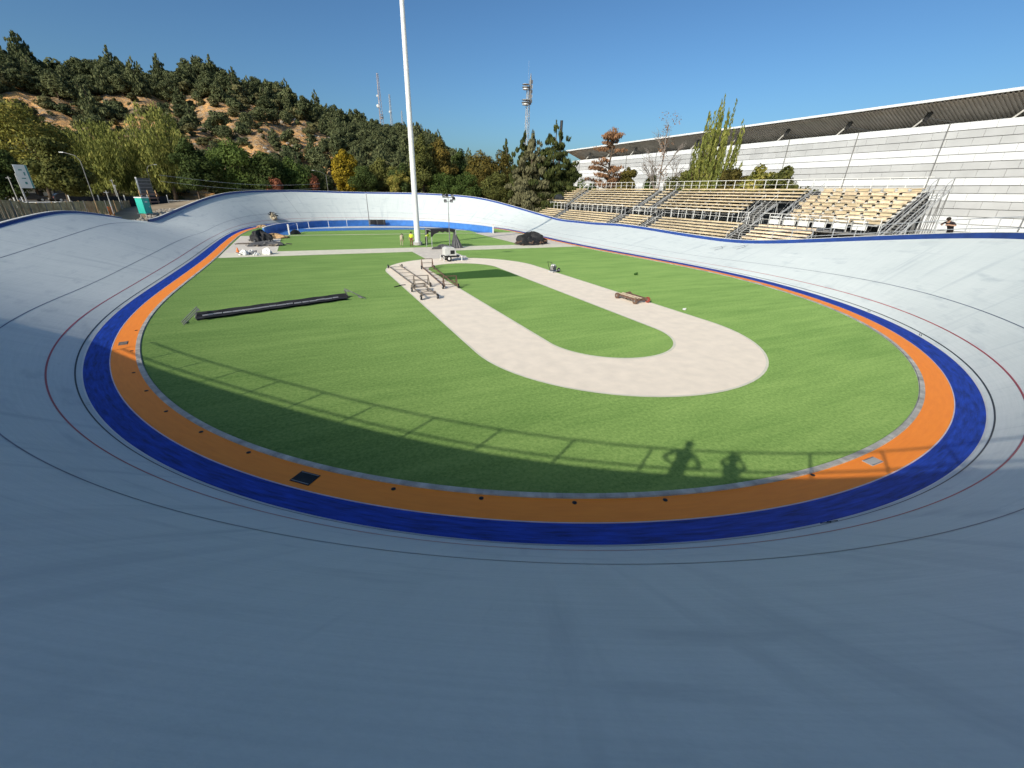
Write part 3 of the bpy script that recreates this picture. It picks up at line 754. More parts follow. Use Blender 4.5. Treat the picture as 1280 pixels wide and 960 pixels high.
# flat cart with a red wheel
A = Vector((6.0, -30.6, 0)); B_ = Vector((5.95, -32.7, 0)); d = B_-A; L_ = d.length
t = thing('flat_cart', 'flat rusty cart with a red wheel on the right branch of the loop path', 'cart', (6.1, -30.6, 0), -1.55, None, .88)
mb = MB()
for s in (-.5, -.17, .17, .5): mb.beam((0, s, .3), (2.3, s, .3), .1, .12)
mb.build('deck_rail', M['rust'], t)
MB().box((1.15, -.33, .37), (2.1, .16, .03)).box((1.15, .02, .37), (2.1, .16, .03)).build('deck_board', M['pale_wood'], t)
mb = MB()
for x in (.1, 1.2, 2.2): mb.beam((x, -.55, .22), (x, .55, .22), .07)
mb.build('axle_frame', M['rust'], t)
for x, y, m_ in ((2.25, .62, 'red_paint'), (.25, .62, 'rust'), (.25, -.6, 'rust'), (2.25, -.6, 'rust')):
    w_ = MB().cyl((x, y-.06, .22), (x, y+.06, .22), .22, 18).build('wheel', M[m_], t)
    MB().cyl((x, y-.08, .22), (x, y+.08, .22), .07, 10).build('hub', M['galv_dark'], w_)
# wheelbarrow-like compactor
t = thing('plate_compactor', 'small grey plate compactor standing where turf meets the right branch of the path', 'machine', (6.75, -20.3, 0), .5)
MB().box((0, 0, .07), (.85, .5, .08)).box((.4, 0, .13), (.12, .5, .1)).build('base_plate', M['galv'], t)
MB().box((-.05, 0, .38), (.45, .36, .34)).cyl((.1, -.2, .45), (.1, .2, .45), .14, 12).build('engine', M['galv_dark'], t, bevel=.02)
MB().box((-.05, 0, .62), (.32, .3, .14)).build('fuel_tank', M['white_paint'], t, bevel=.03)
MB().tube([(-.25, -.2, .2), (-.6, -.2, .75), (-.72, -.2, .95), (-.72, .2, .95), (-.6, .2, .75), (-.25, .2, .2)], .022, 6).build('handle', M['black'], t)
for s in (-1, 1):
    w_ = MB().cyl((.32, s*.33, .2), (.32, s*.41, .2), .2, 14).build('wheel', M['tyre'], t)
    MB().cyl((.32, s*.32, .2), (.32, s*.42, .2), .1, 10).build('hub', M['white_paint'], w_)
# mobile light tower
t = thing('light_tower_trailer', 'white mobile light tower trailer with raised lamps at the head of the loop', 'light tower', (0.05, -11.2, 0), 0, None, (.85, .85, 1.0))
mb = MB(); pr = [(-.75, -.55, .55), (.65, -.55, .55), (.55, -.55, 1.15), (.3, -.55, 1.35), (-.5, -.55, 1.35), (-.75, -.55, 1.2)]
mb.extr(pr, (0, 1.1, 0)).build('housing', M['machine_white'], t, bevel=.03)
MB().box((0, 0, .45), (2.0, .9, .14)).build('chassis', M['black'], t)
MB().beam((1.0, 0, .45), (2.0, 0, .38), .1).build('drawbar', M['galv'], t)
MB().beam((1.2, .75, .5), (1.2, .75, .02), .08).beam((-.95, -.75, .5), (-.95, -.75, .02), .08).beam((-.95, .75, .5), (-.95, .75, .02), .08).beam((1.2, -.75, .5), (1.2, -.75, .02), .08).beam((-.95, -.75, .48), (-.95, .75, .48), .07).beam((1.2, -.75, .48), (1.2, .75, .48), .07).build('outrigger', M['white_paint'], t)
MB().box((.15, -.56, .88), (.5, .02, .35)).build('vent', M['black'], t)
for s in (-1, 1):
    w_ = MB().cyl((-.35, s*.58, .3), (-.35, s*.76, .3), .3, 18).build('wheel', M['tyre'], t)
    MB().cyl((-.35, s*.57, .3), (-.35, s*.78, .3), .14, 10).build('hub', M['white_paint'], w_)
MB().tube([(.05, .1, .9), (.05, .1, 2.9)], .055, 8).tube([(.05, .1, 2.9), (.05, .1, 4.5)], .042, 8).tube([(.05, .1, 4.5), (.05, .1, 5.85)], .03, 8).build('mast', M['galv_dark'], t)
MB().beam((-.62, .1, 5.85), (.72, .1, 5.85), .06).beam((-.42, .1, 5.5), (.52, .1, 5.5), .04).build('lamp_bar', M['galv_dark'], t)
for x, z, a in ((-.5, 6.02, .3), (-.12, 6.0, -.2), (.5, 6.05, .2), (.68, 5.75, -.3), (-.32, 5.55, .2), (.4, 5.55, .1)):
    l_ = MB().box((x, -.02, z), (.28, .2, .22), M_=Matrix.Rotation(-.4+a, 3, 'X')).build('lamp_head', M['black'], t)
    MB().box((x, -.15, z-.05), (.28, .02, .2), M_=Matrix.Rotation(-.4+a, 3, 'X')).build('lens', M['galv_dark'], l_)
# folding canopy frame with black drape
t = thing('black_gazebo', 'half covered gazebo frame draped in black sheeting right of the tall pole', 'gazebo', (1.0, -1.1, .01), .04)
gx, gy, gh = 3.1, 2.2, 2.1
for x, y in ((0, 0), (gx, 0), (0, gy), (gx, gy)): MB().beam((x, y, 0), (x, y, gh), .06).build('leg', M['galv'], t)
mb = MB()
for a, b in (((0, 0), (gx, 0)), ((0, gy), (gx, gy)), ((0, 0), (0, gy)), ((gx, 0), (gx, gy))): mb.beam((*a, gh), (*b, gh), .07)
mb.build('top_frame', M['galv'], t)
mb = MB(); n = 14
for k in range(n):
    x0 = gx*k/n*1.0-.1; x1 = gx*(k+1)/n*1.0-.1; d0 = .22+.55*max(0, 1-k/4)+.08*math.sin(k*2.1); d1 = .22+.55*max(0, 1-(k+1)/4)+.08*math.sin((k+1)*2.1)
    for y in (-.06, gy+.06): mb.add([(x0, y, gh+.06), (x1, y, gh+.06), (x1, y+.03, gh-d1), (x0, y+.03, gh-d0)], [(0, 1, 2, 3)])
mb.add([(-.1, -.06, gh+.06), (gx, -.06, gh+.06), (gx, gy+.06, gh+.05), (-.1, gy+.06, gh+.05)], [(0, 1, 2, 3)])
mb.build('roof_sheet', M['cloth_black'], t)
mb = MB(); n = 18; vs = []
apex = (gx-.15, .2, gh+.02)
for k in range(n+1):
    a = k/n; r_ = .95+.12*math.sin(k*2.4); ang = -2.9+a*2.7
    vs.append((gx+.05+r_*math.cos(ang)*.85, .1+r_*math.sin(ang)*.75, .02))
mid = [(apex[0]*.55+v[0]*.45, apex[1]*.55+v[1]*.45, gh*.55) for v in vs]
mb.add([apex]+mid+vs, [(0, 1+k, 2+k) for k in range(n)]+[(1+k, n+2+k, n+3+k, 2+k) for k in range(n)])
mb.build('drape', M['cloth_grey'], t)
def heap(name, label, cat, loc, sx, sy, sz, m, seed=0, rz=0, extra=None, ns=22, group=None):
    rr_ = random.Random(seed); t = thing(name, label, cat, loc, rz, group)
    vs = []; fs = []; nu, nv = ns, 9
    ph = [rr_.uniform(0, 6) for _ in range(8)]
    for j in range(nv+1):
        th = (math.pi/2)*j/nv
        for i_ in range(nu):
            a = 2*math.pi*i_/nu
            r_ = 1+.18*math.sin(3*a+ph[0])+.12*math.sin(5*a+ph[1]+th*3)+rr_.uniform(-.05, .05)
            h_ = math.cos(th)*(1+.22*math.sin(2*a+ph[2])+.15*math.sin(4*a+ph[3]))
            fo = .13*math.sin(7*a+ph[4]+th*2)+.10*math.sin(11*a+ph[5]-th*5)
            vs.append((sx*(r_+fo*.6)*math.sin(th)*math.cos(a), sy*(r_+fo*.6)*math.sin(th)*math.sin(a), max(0, sz*(h_+fo*math.sin(th)*.9+rr_.uniform(-.06, .06)*math.cos(th)))))
    for j in range(nv):
        for i_ in range(nu):
            a = j*nu+i_; b = j*nu+(i_+1) % nu; fs.append((a, a+nu, b+nu, b))
    MB().add(vs, fs).build('cover', m, t)
    if extra: extra(t, rr_)
    return t
def frags(m, n, sx, sy, part='scrap', h=.12):
    def f(t, rr_):
        mb = MB()
        for k in range(n):
            a = rr_.uniform(0, 6.28); r_ = rr_.uniform(.75, 1.25)
            mb.box((sx*r_*math.cos(a), sy*r_*math.sin(a), h*.5+rr_.random()*h*1.5), (rr_.uniform(.2, .8), rr_.uniform(.06, .2), rr_.uniform(.04, .14)), M_=Matrix.Rotation(rr_.uniform(0, 3), 3, 'Z')@Matrix.Rotation(rr_.uniform(-.4, .4), 3, 'Y'))
        mb.build(part, m, t)
    return f
heap('tarpaulin_heap', 'large black tarpaulin heap over gear on the pale path right of the gazebo', 'tarpaulin', (15.3, 0.4, .01), 2.3, 1.1, 1.25, M['cloth_black'], 3, .1, frags(M['rust'], 26, 2.1, 1.15, h=.3))
heap('cloth_pile', 'grey sheeting bunched on the path at the foot of the gazebo', 'sheeting', (2.2, -1.6, .01), 1.3, .5, .45, M['cloth_grey'], 5)
heap('black_pile', 'black rounded pile at the back of the paved pad on the left', 'pile', (-17.9, 11.2, .01), 1.2, 1.1, 1.15, M['cloth_black'], 8, 0, frags(M['galv_dark'], 8, 1.2, 1.1))
heap('sand_pile', 'tan flat pile with dark edge by the end of the curved wall', 'pile', (-16.5, 15.2, .01), 1.6, .9, .5, M['timber'], 9, .1, frags(M['black'], 6, 1.6, .9))
heap('mesh_pile', 'dark flattened scrap pile in the middle of the left paved pad', 'pile', (-17.0, 6.3, .01), 1.9, .8, .45, M['cloth_grey'], 10, .1, frags(M['steel_brown'], 16, 1.9, .9))
for k, (x, y, s_, lab) in enumerate(((-18.7, -1.8, .45, 'white sack at the left end of the row of sacks on the paved pad'), (-18.1, -.9, .35, 'smallest white sack behind the others on the paved pad'), (-16.6, -1.7, .5, 'largest white sack at the right end of the row on the paved pad'), (-17.6, -2.3, .28, 'small white sack in front in the row on the paved pad'))):
    heap('white_sack', lab, 'sack', (x, y, .01), s_, s_*.8, s_*.95, M['white_paint'], 20+k, k, frags(M['galv_dark'], 4, s_, s_), group='white sacks on the left paved pad')
t = thing('plank_bundle', 'thin dark planks lying on the left paved pad behind the sacks', 'planks', (-19.2, 8.3, .01), .05)
for k in range(3): MB().box((0, k*.3, .06), (2.6-k*.3, .14, .1), M_=Matrix.Rotation(.04*k, 3, 'Z')).build('plank', M['steel_brown'], t)
o = MB().cyl((0, 0, 0), (0, 0, .04), .22, 8).tube([(0, 0, .04), (0, 0, .5)], [.16, .03], 8).build('traffic_cone', M['orange_net'], loc=(-19.45, .4, .012))
tag(o, 'small orange cone near the sacks on the left paved pad', 'cone')
q = tp(231, 1.0)
heap('equipment_heap', 'white and black gear heap on the far banking above the left end of the wall', 'gear', (q.x, q.y, q.z), .6, .8, .9, M['beige_cloth'], 31, .3, frags(M['black'], 26, .6, .7, h=.7))
q = Vector((-19.0, 34.6, .02))
heap('timber_scraps', 'small dark and tan scraps on the turf edge before the far banking', 'scraps', tuple(q), .8, .5, .35, M['timber'], 32, 0, frags(M['black'], 8, .8, .5))
o = MB().sphere((0, 0, .1), .2, 8, 6, sc=(1, .7, .55)).box((.1, 0, .18), (.22, .05, .1)).build('work_glove', M['dark_turf'], loc=(13.1, -23.9, 0)); tag(o, 'small dark green lump lying alone on the right turf', 'rag')
o = MB().sphere((0, 0, .05), .11, 8, 6, sc=(1, 1, .6)).cyl((0, 0, .05), (.13, 0, .09), .04, 6).build('litter_cup', M['white_paint'], loc=(7.55, -34.9, 0)); tag(o, 'tiny white object on the turf beside the loop path', 'litter')
o = MB().tube([(0, 0, .03), (.4, .25, .05), (.55, .5, .03), (.9, .5, .03)], .035, 6).build('black_hose', M['black'], loc=(-7.7, -22.5, 0)); tag(o, 'short black hose on turf left of the loop path', 'hose')
# drains and plates on the orange lane
dr = [(-19.49, -34.7), (-18.65, -36.73), (-17.72, -38.7), (-16.56, -40.51), (-15.28, -42.18), (-12.15, -45.16), (-10.41, -46.28), (-8.55, -47.26), (-6.59, -48.02), (-2.43, -48.81), (-20.25, -31.9), (-20.9, -28.6)]
for k, (x, y) in enumerate(dr):
    o = MB().cyl((0, 0, .004), (0, 0, .012), .055, 10).box((0, 0, .016), (.07, .02, .008)).build('drain_cap', M['black'], loc=(x, y, 0)); o.scale = (1, 1, 1)
    tag(o, 'small round black drain cap set in the orange lane of the near turn', 'drain', 'drain caps in the orange lane')
def plate(loc, rz, w, h, m, label):
    t = thing('floor_plate', label, 'cover', loc, rz)
    MB().box((0, 0, .008), (w, h, .012)).build('cover', m, t); MB().box((0, h*.42, .018), (w*.9, .02, .008)).box((0, -h*.42, .018), (w*.9, .02, .008)).build('rib', M['galv_dark'], t)
def along(x, y): 
    k = int(np.argmin((V['x']-x)**2+(V['y']-y)**2)); return math.atan2(V['nx'][k], -V['ny'][k])
plate((-13.98, -43.92, 0), along(-14, -44), .55, .4, M['mesh_dark'], 'dark rectangular cover plate in the shaded orange lane')
plate((-.29, -49.09, 0), along(-.3, -49), .5, .26, M['concrete'], 'light grey cover plate in the sunlit orange lane right of the shadows')
plate((-20.85, -30.63, 0), along(-20.8, -30.6), .5, .3, M['steel_brown'], 'grey brown cover plate in the orange lane on the left side')
plate((20.55, -30.3, 0), along(20.5, -30.3), .7, .3, M['white_conc'], 'pale cover strip in the orange lane on the right side')

# ------------------------------------------------------------------ grandstand on the right
def gstand():
    XB, X0, ROW, RISE, Z0, ZD = 43.0, 38.35, .665, .39, 4.95, 3.55
    up = thing('upper_grandstand', 'upper grandstand of weathered yellow bench rows with steel frame and back rail', 'grandstand')
    secs = [(27.9, 42.3), (6.9, 26.4), (3.4, 5.2), (-11.9, 1.6), (-18.6, -11.9)]
    for (a, b) in secs:
        for r_ in range(8):
            if a == -18.6 and r_ < 4: a2, b2 = -13.4, -11.9
            else: a2, b2 = a, b
            x = X0+ROW*r_; z = Z0+RISE*r_
            mb = MB(); y = a2
            while y < b2-.05:
                y2 = min(y+2.4, b2)
                mb.box((x, (y+y2)/2, z), (.36, y2-y-.03, .06)); 
                mb.box((x-.165, (y+y2)/2, z-.085), (.03, y2-y-.03, .12))
                y = y2
            mb.build('bench', M['tan_wood'], up)
        mb = MB()
        for r_ in range(8):
            x = X0+ROW*r_; z = Z0+RISE*r_
            if a == -18.6 and r_ < 4: continue
            mb.box((x-.32, (a+b)/2, z-.40), (.3, b-a-.1, .03))
        mb.build('footboard', M['grey_plank'], up)
        y = a+.1
        while y < b:
            mb = MB()
            mb.beam((X0-.4, y, Z0-.42), (XB+.3, y, Z0+RISE*7.4-.42), .06, .16)
            for r_ in range(0, 8):
                x = X0+ROW*r_; mb.beam((x, y, Z0+RISE*r_-.46), (x, y, Z0+RISE*r_-.03), .05)
            for x in (X0-.2, X0+2.3, XB+.1): mb.beam((x, y, 1.0), (x, y, Z0-.4+(x-X0)*.586), .07)
            mb.beam((X0-.2, y, 1.2), (XB, y, Z0+1.6), .04); mb.beam((X0+2.3, y, Z0+.7), (XB, y, 1.3), .04)
            y += 2.0
            mb.build('support_frame', M['galv'], up)
    # walkway deck
    MB().box((37.55, 6.0, ZD), (1.2, 73.6, .07)).box((36.96, 6, ZD-.1), (.05, 73.6, .16)).build('walkway', M['grey_plank'], up)
    MB().box((38.55, 6.0, ZD-.32), (.06, 73, .16)).box((38.6, 6.0, 2.1), (.05, 73, .12)).build('ledger', M['galv_dark'], up)
    MB().box((XB+.55, 6.2, 4.3), (.04, 72.4, 6.3)).box((XB-2.6, 6.2, 2.4), (.04, 72.4, 2.6)).build('added_dark_sheet', M['mesh_dark'], up)  # dark sheets added behind and below, standing in for shade between the benches
    # back rail
    for k in range(47):
        y = 42.4-k*1.56
        if y < -30: break
        MB().beam((XB+.35, y, 7.5), (XB+.35, y, 8.78), .06).build('post', M['white_paint'], up)
    MB().beam((XB+.35, 42.4, 8.78), (XB+.35, -29.9, 8.78), .055).beam((XB+.35, 42.4, 8.2), (XB+.35, -29.9, 8.2), .03).build('back_rail', M['white_paint'], up)
    # front rail
    fr_ = thing('walkway_railing', 'white post railing along the walkway in front of the upper grandstand', 'railing')
    gaps = [(24.2, 26.0), (6.0, 8.0), (-1.6, .2), (-17.6, -15.8)]
    y = 42.6; prev = None
    while y > -30:
        if not any(a < y < b for a, b in gaps):
            MB().beam((36.98, y, ZD-.1), (36.98, y, 4.95), .06).build('post', M['white_paint'], fr_)
        y -= 1.42
    edges_ = [42.7]+[v for a, b in reversed(sorted([(-b_, -a_) for a_, b_ in gaps])) for v in ()]
    ys = [42.7, 26.0, 24.2, 8.0, 6.0, .2, -1.6, -15.8, -17.6, -29.6]
    for a, b in zip(ys[::2], ys[1::2]):
        MB().beam((36.98, a, 4.95), (36.98, b, 4.95), .06).beam((36.98, a, 4.3), (36.98, b, 4.3), .035).build('rail', M['white_paint'], fr_)
    # left end sloping rail
    e = thing('end_railing', 'sloping double rail at the far left end of the upper grandstand', 'railing')
    MB().beam((XB+.3, 42.9, 8.85), (37.1, 43.6, 5.0), .055).beam((XB+.3, 42.9, 8.4), (37.1, 43.6, 4.55), .045).build('rail', M['galv'], e)
    for f in (0, .33, .66, 1): MB().beam((XB+.3+(37.1-XB-.3)*f, 42.9+.7*f, 7.4-3.85*f), (XB+.3+(37.1-XB-.3)*f, 42.9+.7*f, 8.85-3.85*f), .055).build('post', M['galv'], e)
    # lower tier
    lo = thing('lower_grandstand', 'low front tier of tan benches right behind the blue rim wall', 'grandstand')
    ls = [(26.2, 38.5), (8.3, 24.2), (.5, 5.8), (-15.6, -1.8), (-24.5, -17.8)]
    for (a, b) in ls:
        for r_ in range(6):
            x = 33.35+r_*.62; z = 2.05+r_*.33
            xr_ = float(np.interp((a+b)/2, [-25, -10, 0, 20, 38], [31.4, 31.2, 31.6, 32.6, 31.0]))
            mb = MB(); y = a
            while y < b-.05:
                y2 = min(y+2.4, b)
                mb.box((x, (y+y2)/2, z), (.32, y2-y-.03, .05)); mb.box((x-.15, (y+y2)/2, z-.095), (.03, y2-y-.03, .14)); y = y2
            mb.build('bench', M['tan_wood'] if a > -17 else M['pale_wood'], lo)
        y = a+.1
        while y < b:
            mb = MB()
            mb.beam((33.0, y, 1.6), (36.8, y, 3.5), .06, .12)
            for x in (33.3, 35, 36.7): mb.beam((x, y, .9), (x, y, 1.7+(x-33)*.5), .06)
            for r_ in range(6): mb.beam((33.35+r_*.62, y, 1.7+r_*.33), (33.35+r_*.62, y, 2.03+r_*.33), .045)
            y += 2.0
            mb.build('support_frame', M['galv'], lo)
        mb = MB()
        for r_ in range(6): mb.box((33.05+r_*.62, (a+b)/2, 1.74+r_*.33), (.26, b-a-.1, .03))
        mb.build('footboard', M['grey_plank'], lo)
    # stairs
    def stair(name, label, xa, za, xb, zb, yc, w, m_, slant=0.):
        t = thing(name, label, 'stairs', (0, yc, 0), 0, 'steel stairs of the grandstand')
        n = max(5, int(abs(zb-za)/.19))
        mb = MB()
        for k in range(n):
            f = (k+.5)/n; mb.box((xa+(xb-xa)*f, slant*f, za+(zb-za)*f), (abs(xb-xa)/n*.62, w, .05))
        mb.build('tread', M['grey_plank'], t)
        mb = MB()
        for s in (-1, 1): mb.beam((xa, s*w/2, za-.12), (xb, s*w/2+slant, zb-.12), .06, .2)
        mb.build('stringer', M['galv'], t)
        for s in (-1, 1):
            mb = MB(); mb.beam((xa, s*w/2, za+.85), (xb, s*w/2+slant, zb+.85), .03)
            for f in (0, .5, 1): mb.beam((xa+(xb-xa)*f, s*w/2+slant*f, za+(zb-za)*f-.1), (xa+(xb-xa)*f, s*w/2+slant*f, za+(zb-za)*f+.85), .03)
            mb.build('handrail', M['white_paint'] if m_ else M['galv'], t)
        return t
    stair('stairs', 'narrow stairs between the two leftmost sections of the upper grandstand', 38.2, 4.6, 43, 7.5, 27.15, 1.1, 0)
    stair('stairs', 'left one of the pair of stairs in the middle of the upper grandstand', 38.2, 4.4, 43, 7.5, 6.05, 1.2, 0)
    stair('stairs', 'right one of the pair of stairs in the middle of the upper grandstand', 38.2, 4.4, 43, 7.5, 2.5, 1.3, 0)
    stair('stairs', 'stairs between the yellow benches and the disordered pale end section', 37.9, 3.7, 43, 7.5, -19.4, 1.2, 0)
    stair('stairs', 'half height stairs with white handrails cut into the upper grandstand', 37.6, 3.7, 41.0, 6.2, -15.2, 1.6, 1)
    stair('stairs', 'short stairs from the walkway down the lower tier at the left', 33.6, 1.9, 37.0, 3.6, 25.1, 1.5, 0)
    stair('stairs', 'short stairs down the lower tier left of the middle', 33.6, 1.9, 37.0, 3.6, 7.0, 1.6, 0)
    stair('stairs', 'short stairs down the lower tier below the middle pair', 33.6, 1.9, 37.0, 3.6, -.7, 1.7, 1)
    stair('stairs', 'short stairs with white rails down the lower tier at the right', 33.6, 1.9, 37.0, 3.6, -16.7, 1.7, 1)
    o = MB().box((38.4, 5.6, 4.35), (1.5, 1.9, .05)).box((38.4, 5.6, 4.28), (1.4, 1.8, .08)).build('white_landing', M['white_paint']); tag(o, 'white flat landing at the foot of the middle stairs of the upper grandstand', 'landing')
    # disordered end section
    en = thing('end_bleachers', 'pale end section of the grandstand with crooked and shifted bench boards', 'grandstand')
    for r_ in range(9):
        x = X0-.3+ROW*r_*.95; z = Z0-.25+RISE*r_*.97
        mb = MB(); y = -29.6
        while y < -20.4:
            l_ = R.uniform(1.0, 1.5); rz = R.uniform(-.14, .14)
            mb.box((x+R.uniform(-.1, .1), y+l_/2, z+R.uniform(-.03, .06)), (.42, l_-.04, .055), M_=Matrix.Rotation(rz, 3, 'Z')@Matrix.Rotation(R.uniform(-.06, .06), 3, 'X')); mb.box((x-.2, y+l_/2, z-.15), (.03, l_-.25, .24), M_=Matrix.Rotation(rz*.5, 3, 'Z')); y += l_+.05
        mb.build('bench', M['pale_wood'] if r_ % 2 else M['tan_wood'], en)
    mb = MB()
    for r_ in range(9): mb.box((X0-.6+ROW*r_*.95, -25, Z0-.62+RISE*r_*.97), (.34, 9.4, .03)).box((X0-.1+ROW*r_*.95, -25, Z0-.5+RISE*r_*.97), (.03, 9.4, .2))
    mb.build('footboard', M['white_conc'], en)
    for y in (-29.7, -27.4, -25, -22.7, -20.5):
        mb = MB()
        mb.beam((X0-.7, y, Z0-.7), (XB+.3, y, 7.3), .06, .16)
        for x in (X0-.5, X0+2.3, XB+.1): mb.beam((x, y, 1.0), (x, y, Z0-.7+(x-X0)*.586), .07)
        mb.beam((X0-.2, y, 1.2), (XB, y, Z0+1.6), .04)
        mb.build('support_frame', M['galv_dark'], en)
    MB().box((XB+.5, -25, 4.2), (.04, 9.4, 6.2)).build('added_dark_sheet', M['mesh_dark'], en)  # added dark backing that makes the gaps of the end section look shaded
    # scaffold ramp on the right end
    sc_ = thing('scaffold_stairs', 'silver scaffold stairs zigzagging up the right end of the grandstand', 'stairs')
    mb = MB()
    for y in (-30.3, -31.5):
        mb.beam((36.0, y, 2.9), (43.3, y, 7.7), .07, .22)
        mb.beam((36.0, y, 3.9), (43.3, y, 8.7), .05); mb.beam((36.0, y, 3.4), (43.3, y, 8.2), .035)
    mb.build('stringer', M['galv'], sc_)
    mb = MB()
    for k in range(20): f = (k+.5)/20; mb.box((36+7.3*f, -30.9, 2.9+4.8*f), (.26, 1.15, .04))
    mb.build('tread', M['grey_plank'], sc_)
    mb = MB()
    for k in range(8):
        f = k/7; x = 36+7.3*f
        for y in (-30.3, -31.5): mb.beam((x, y, 1.0), (x, y, 3.9+4.8*f), .055)
    for k in range(7):
        x = 36+7.3*k/7; x2 = 36+7.3*(k+1)/7
        mb.beam((x, -31.5, 1.2), (x2, -31.5, 2.9+4.8*(k+1)/7), .04); mb.beam((x, -31.5, 2.9+4.8*k/7), (x2, -31.5, 1.2), .04)
    mb.build('scaffold', M['galv_dark'], sc_)
    # white barrier blocks in front of the end section
    wb_ = None
    for k, y in enumerate((-19.6, -21.3, -23.0, -24.7, -26.6, -28.4)):
        if k == 0:
            t = thing('barrier_panel', 'white slatted barrier panel stored under the pale end section', 'barrier', (36.3, y, 3.62), 0, 'white barrier panels in front of the end section')
            MB().box((0, 0, .5), (.07, 1.35, .5)).box((0, 0, 1.0), (.07, 1.35, .12)).build('panel', M['white_paint'], t)
            MB().box((0, -.6, .4), (.09, .07, 1.3)).box((0, .6, .4), (.09, .07, 1.3)).build('frame', M['galv_dark'], t); wb_ = t
        else:
            c = copy_tree(wb_); c.location = (36.3+R.uniform(-.15, .15), y, 3.62); c.rotation_euler = (0, 0, R.uniform(-.15, .15))
    MB_deck = MB().box((36.6, -24.6, 3.5), (1.9, 11.0, .07)).build('platform', M['grey_plank'], en)
    # benches dark figure / shrub-like gear in left block
    heap('covered_gear', 'dark green covered gear lying on the benches of the leftmost upper section', 'gear', (39.3, 33.0, 5.45), .55, 1.9, .8, M['mesh_dark'], 44)
    # tan fence left of the stand
    tf = thing('tan_fence', 'tan rail fence running left from the foot of the grandstand', 'fence')
    ps = [(33.4, 38), (32.6, 41), (31.4, 44), (29.6, 47), (27.2, 49.5)]
    for x, y in ps: MB().box((x+.9, y, 3.8), (.1, .1, 2.4)).build('post', M['tan_wood'], tf)
    for z in (4.9, 4.35, 3.9):
        mb = MB()
        for a, b in zip(ps, ps[1:]): mb.beam((a[0]+.9, a[1], z), (b[0]+.9, b[1], z), .06, .12)
        mb.build('rail', M['pale_wood'] if z > 4.5 else M['tan_wood'], tf)
gstand()

# ------------------------------------------------------------------ big hall on the right
hall = thing('exhibition_hall', 'huge white and grey panelled hall with a dark overhanging roof behind the grandstand', 'building')
XW, YL, YR = 73.5, 82.6, -75.
MB().box((XW+10.3, (YL+YR)/2, 8.45), (20, YL-YR, 16.9)).build('core_wall', M['bback'], hall)
pat = 'WGGWWGGWGWGGWWGG'
for r_, c in enumerate(pat):
    z = 17.0-(r_+.5)*1.01; y = YL-.1; ofs = (r_ % 3)*.95
    first = True; row = MB()
    while y > YR:
        l_ = 2.9 if not first else 2.9-ofs; first = False
        row.box((XW+.12+(.0 if c == 'W' else .02), y-l_/2, z), (.2, l_-.035, .93)); y -= l_
    row.build('panel_row', M['bwhite'] if c == 'W' else M['bgrey'], hall)

for k in range(14):
    y = 78-k*11.85
    MB().beam((XW-.08, y, .2), (XW-.08, y, 17.0), .1).build('downpipe', M['galv_dark'], hall)
# roof with corrugated underside
mb = MB(); y = YL+3.0; n = 0
y0 = YR-2; W_ = .5
rfz0, rfz1 = 20.0, 16.9; XF = 73.0; XI = 81.0
while y > y0:
    y2 = y-W_/2
    for ya, yb, dz in ((y, y2, 0), (y2, y-W_, .14)):
        mb.add([(XF, ya, rfz0+dz-.25), (XF, yb, rfz0+dz-.25), (XI, yb, rfz1+dz), (XI, ya, rfz1+dz)], [(0, 1, 2, 3)])
        mb.add([(XF, yb, rfz0-.25+dz), (XF, yb, rfz0-.25+.14-dz), (XI, yb, rfz1+.14-dz), (XI, yb, rfz1+dz)], [(0, 1, 2, 3)])
    y -= W_
mb.build('roof_soffit', M['roof_under'], hall)
MB().box((XF-.2, (YL+3+y0)/2, 20.1), (.4, YL+3-y0, .34)).build('fascia', M['bwhite'], hall)
MB().add([(XF, YL+3, 20.32), (XF, y0, 20.32), (XW+26, y0, 21.0), (XW+26, YL+3, 21.0), (XF, YL+3, 20.25), (XF, y0, 20.25), (XW+26, y0, 17.2), (XW+26, YL+3, 17.2)], [(0, 1, 2, 3), (4, 7, 6, 5), (0, 3, 7, 4), (1, 5, 6, 2), (2, 6, 7, 3), (0, 4, 5, 1)]).build('roof', M['roof_under'], hall)
for k in range(14):
    y = 75-k*11.0+.3
    s_ = MB().beam((XW+.9, y+1.1, 16.8), (XW+1.6, y, 18.3), .2).build('roof_strut', M['concrete'], hall)
    MB().beam((XW+1.5, y, 17.9), (XW+2.0, y-.4, 19.1), .5).beam((XW+3, y-3.6, 17.4), (XW+1.6, y, 18.3), .12).build('bracket', M['black'], s_)

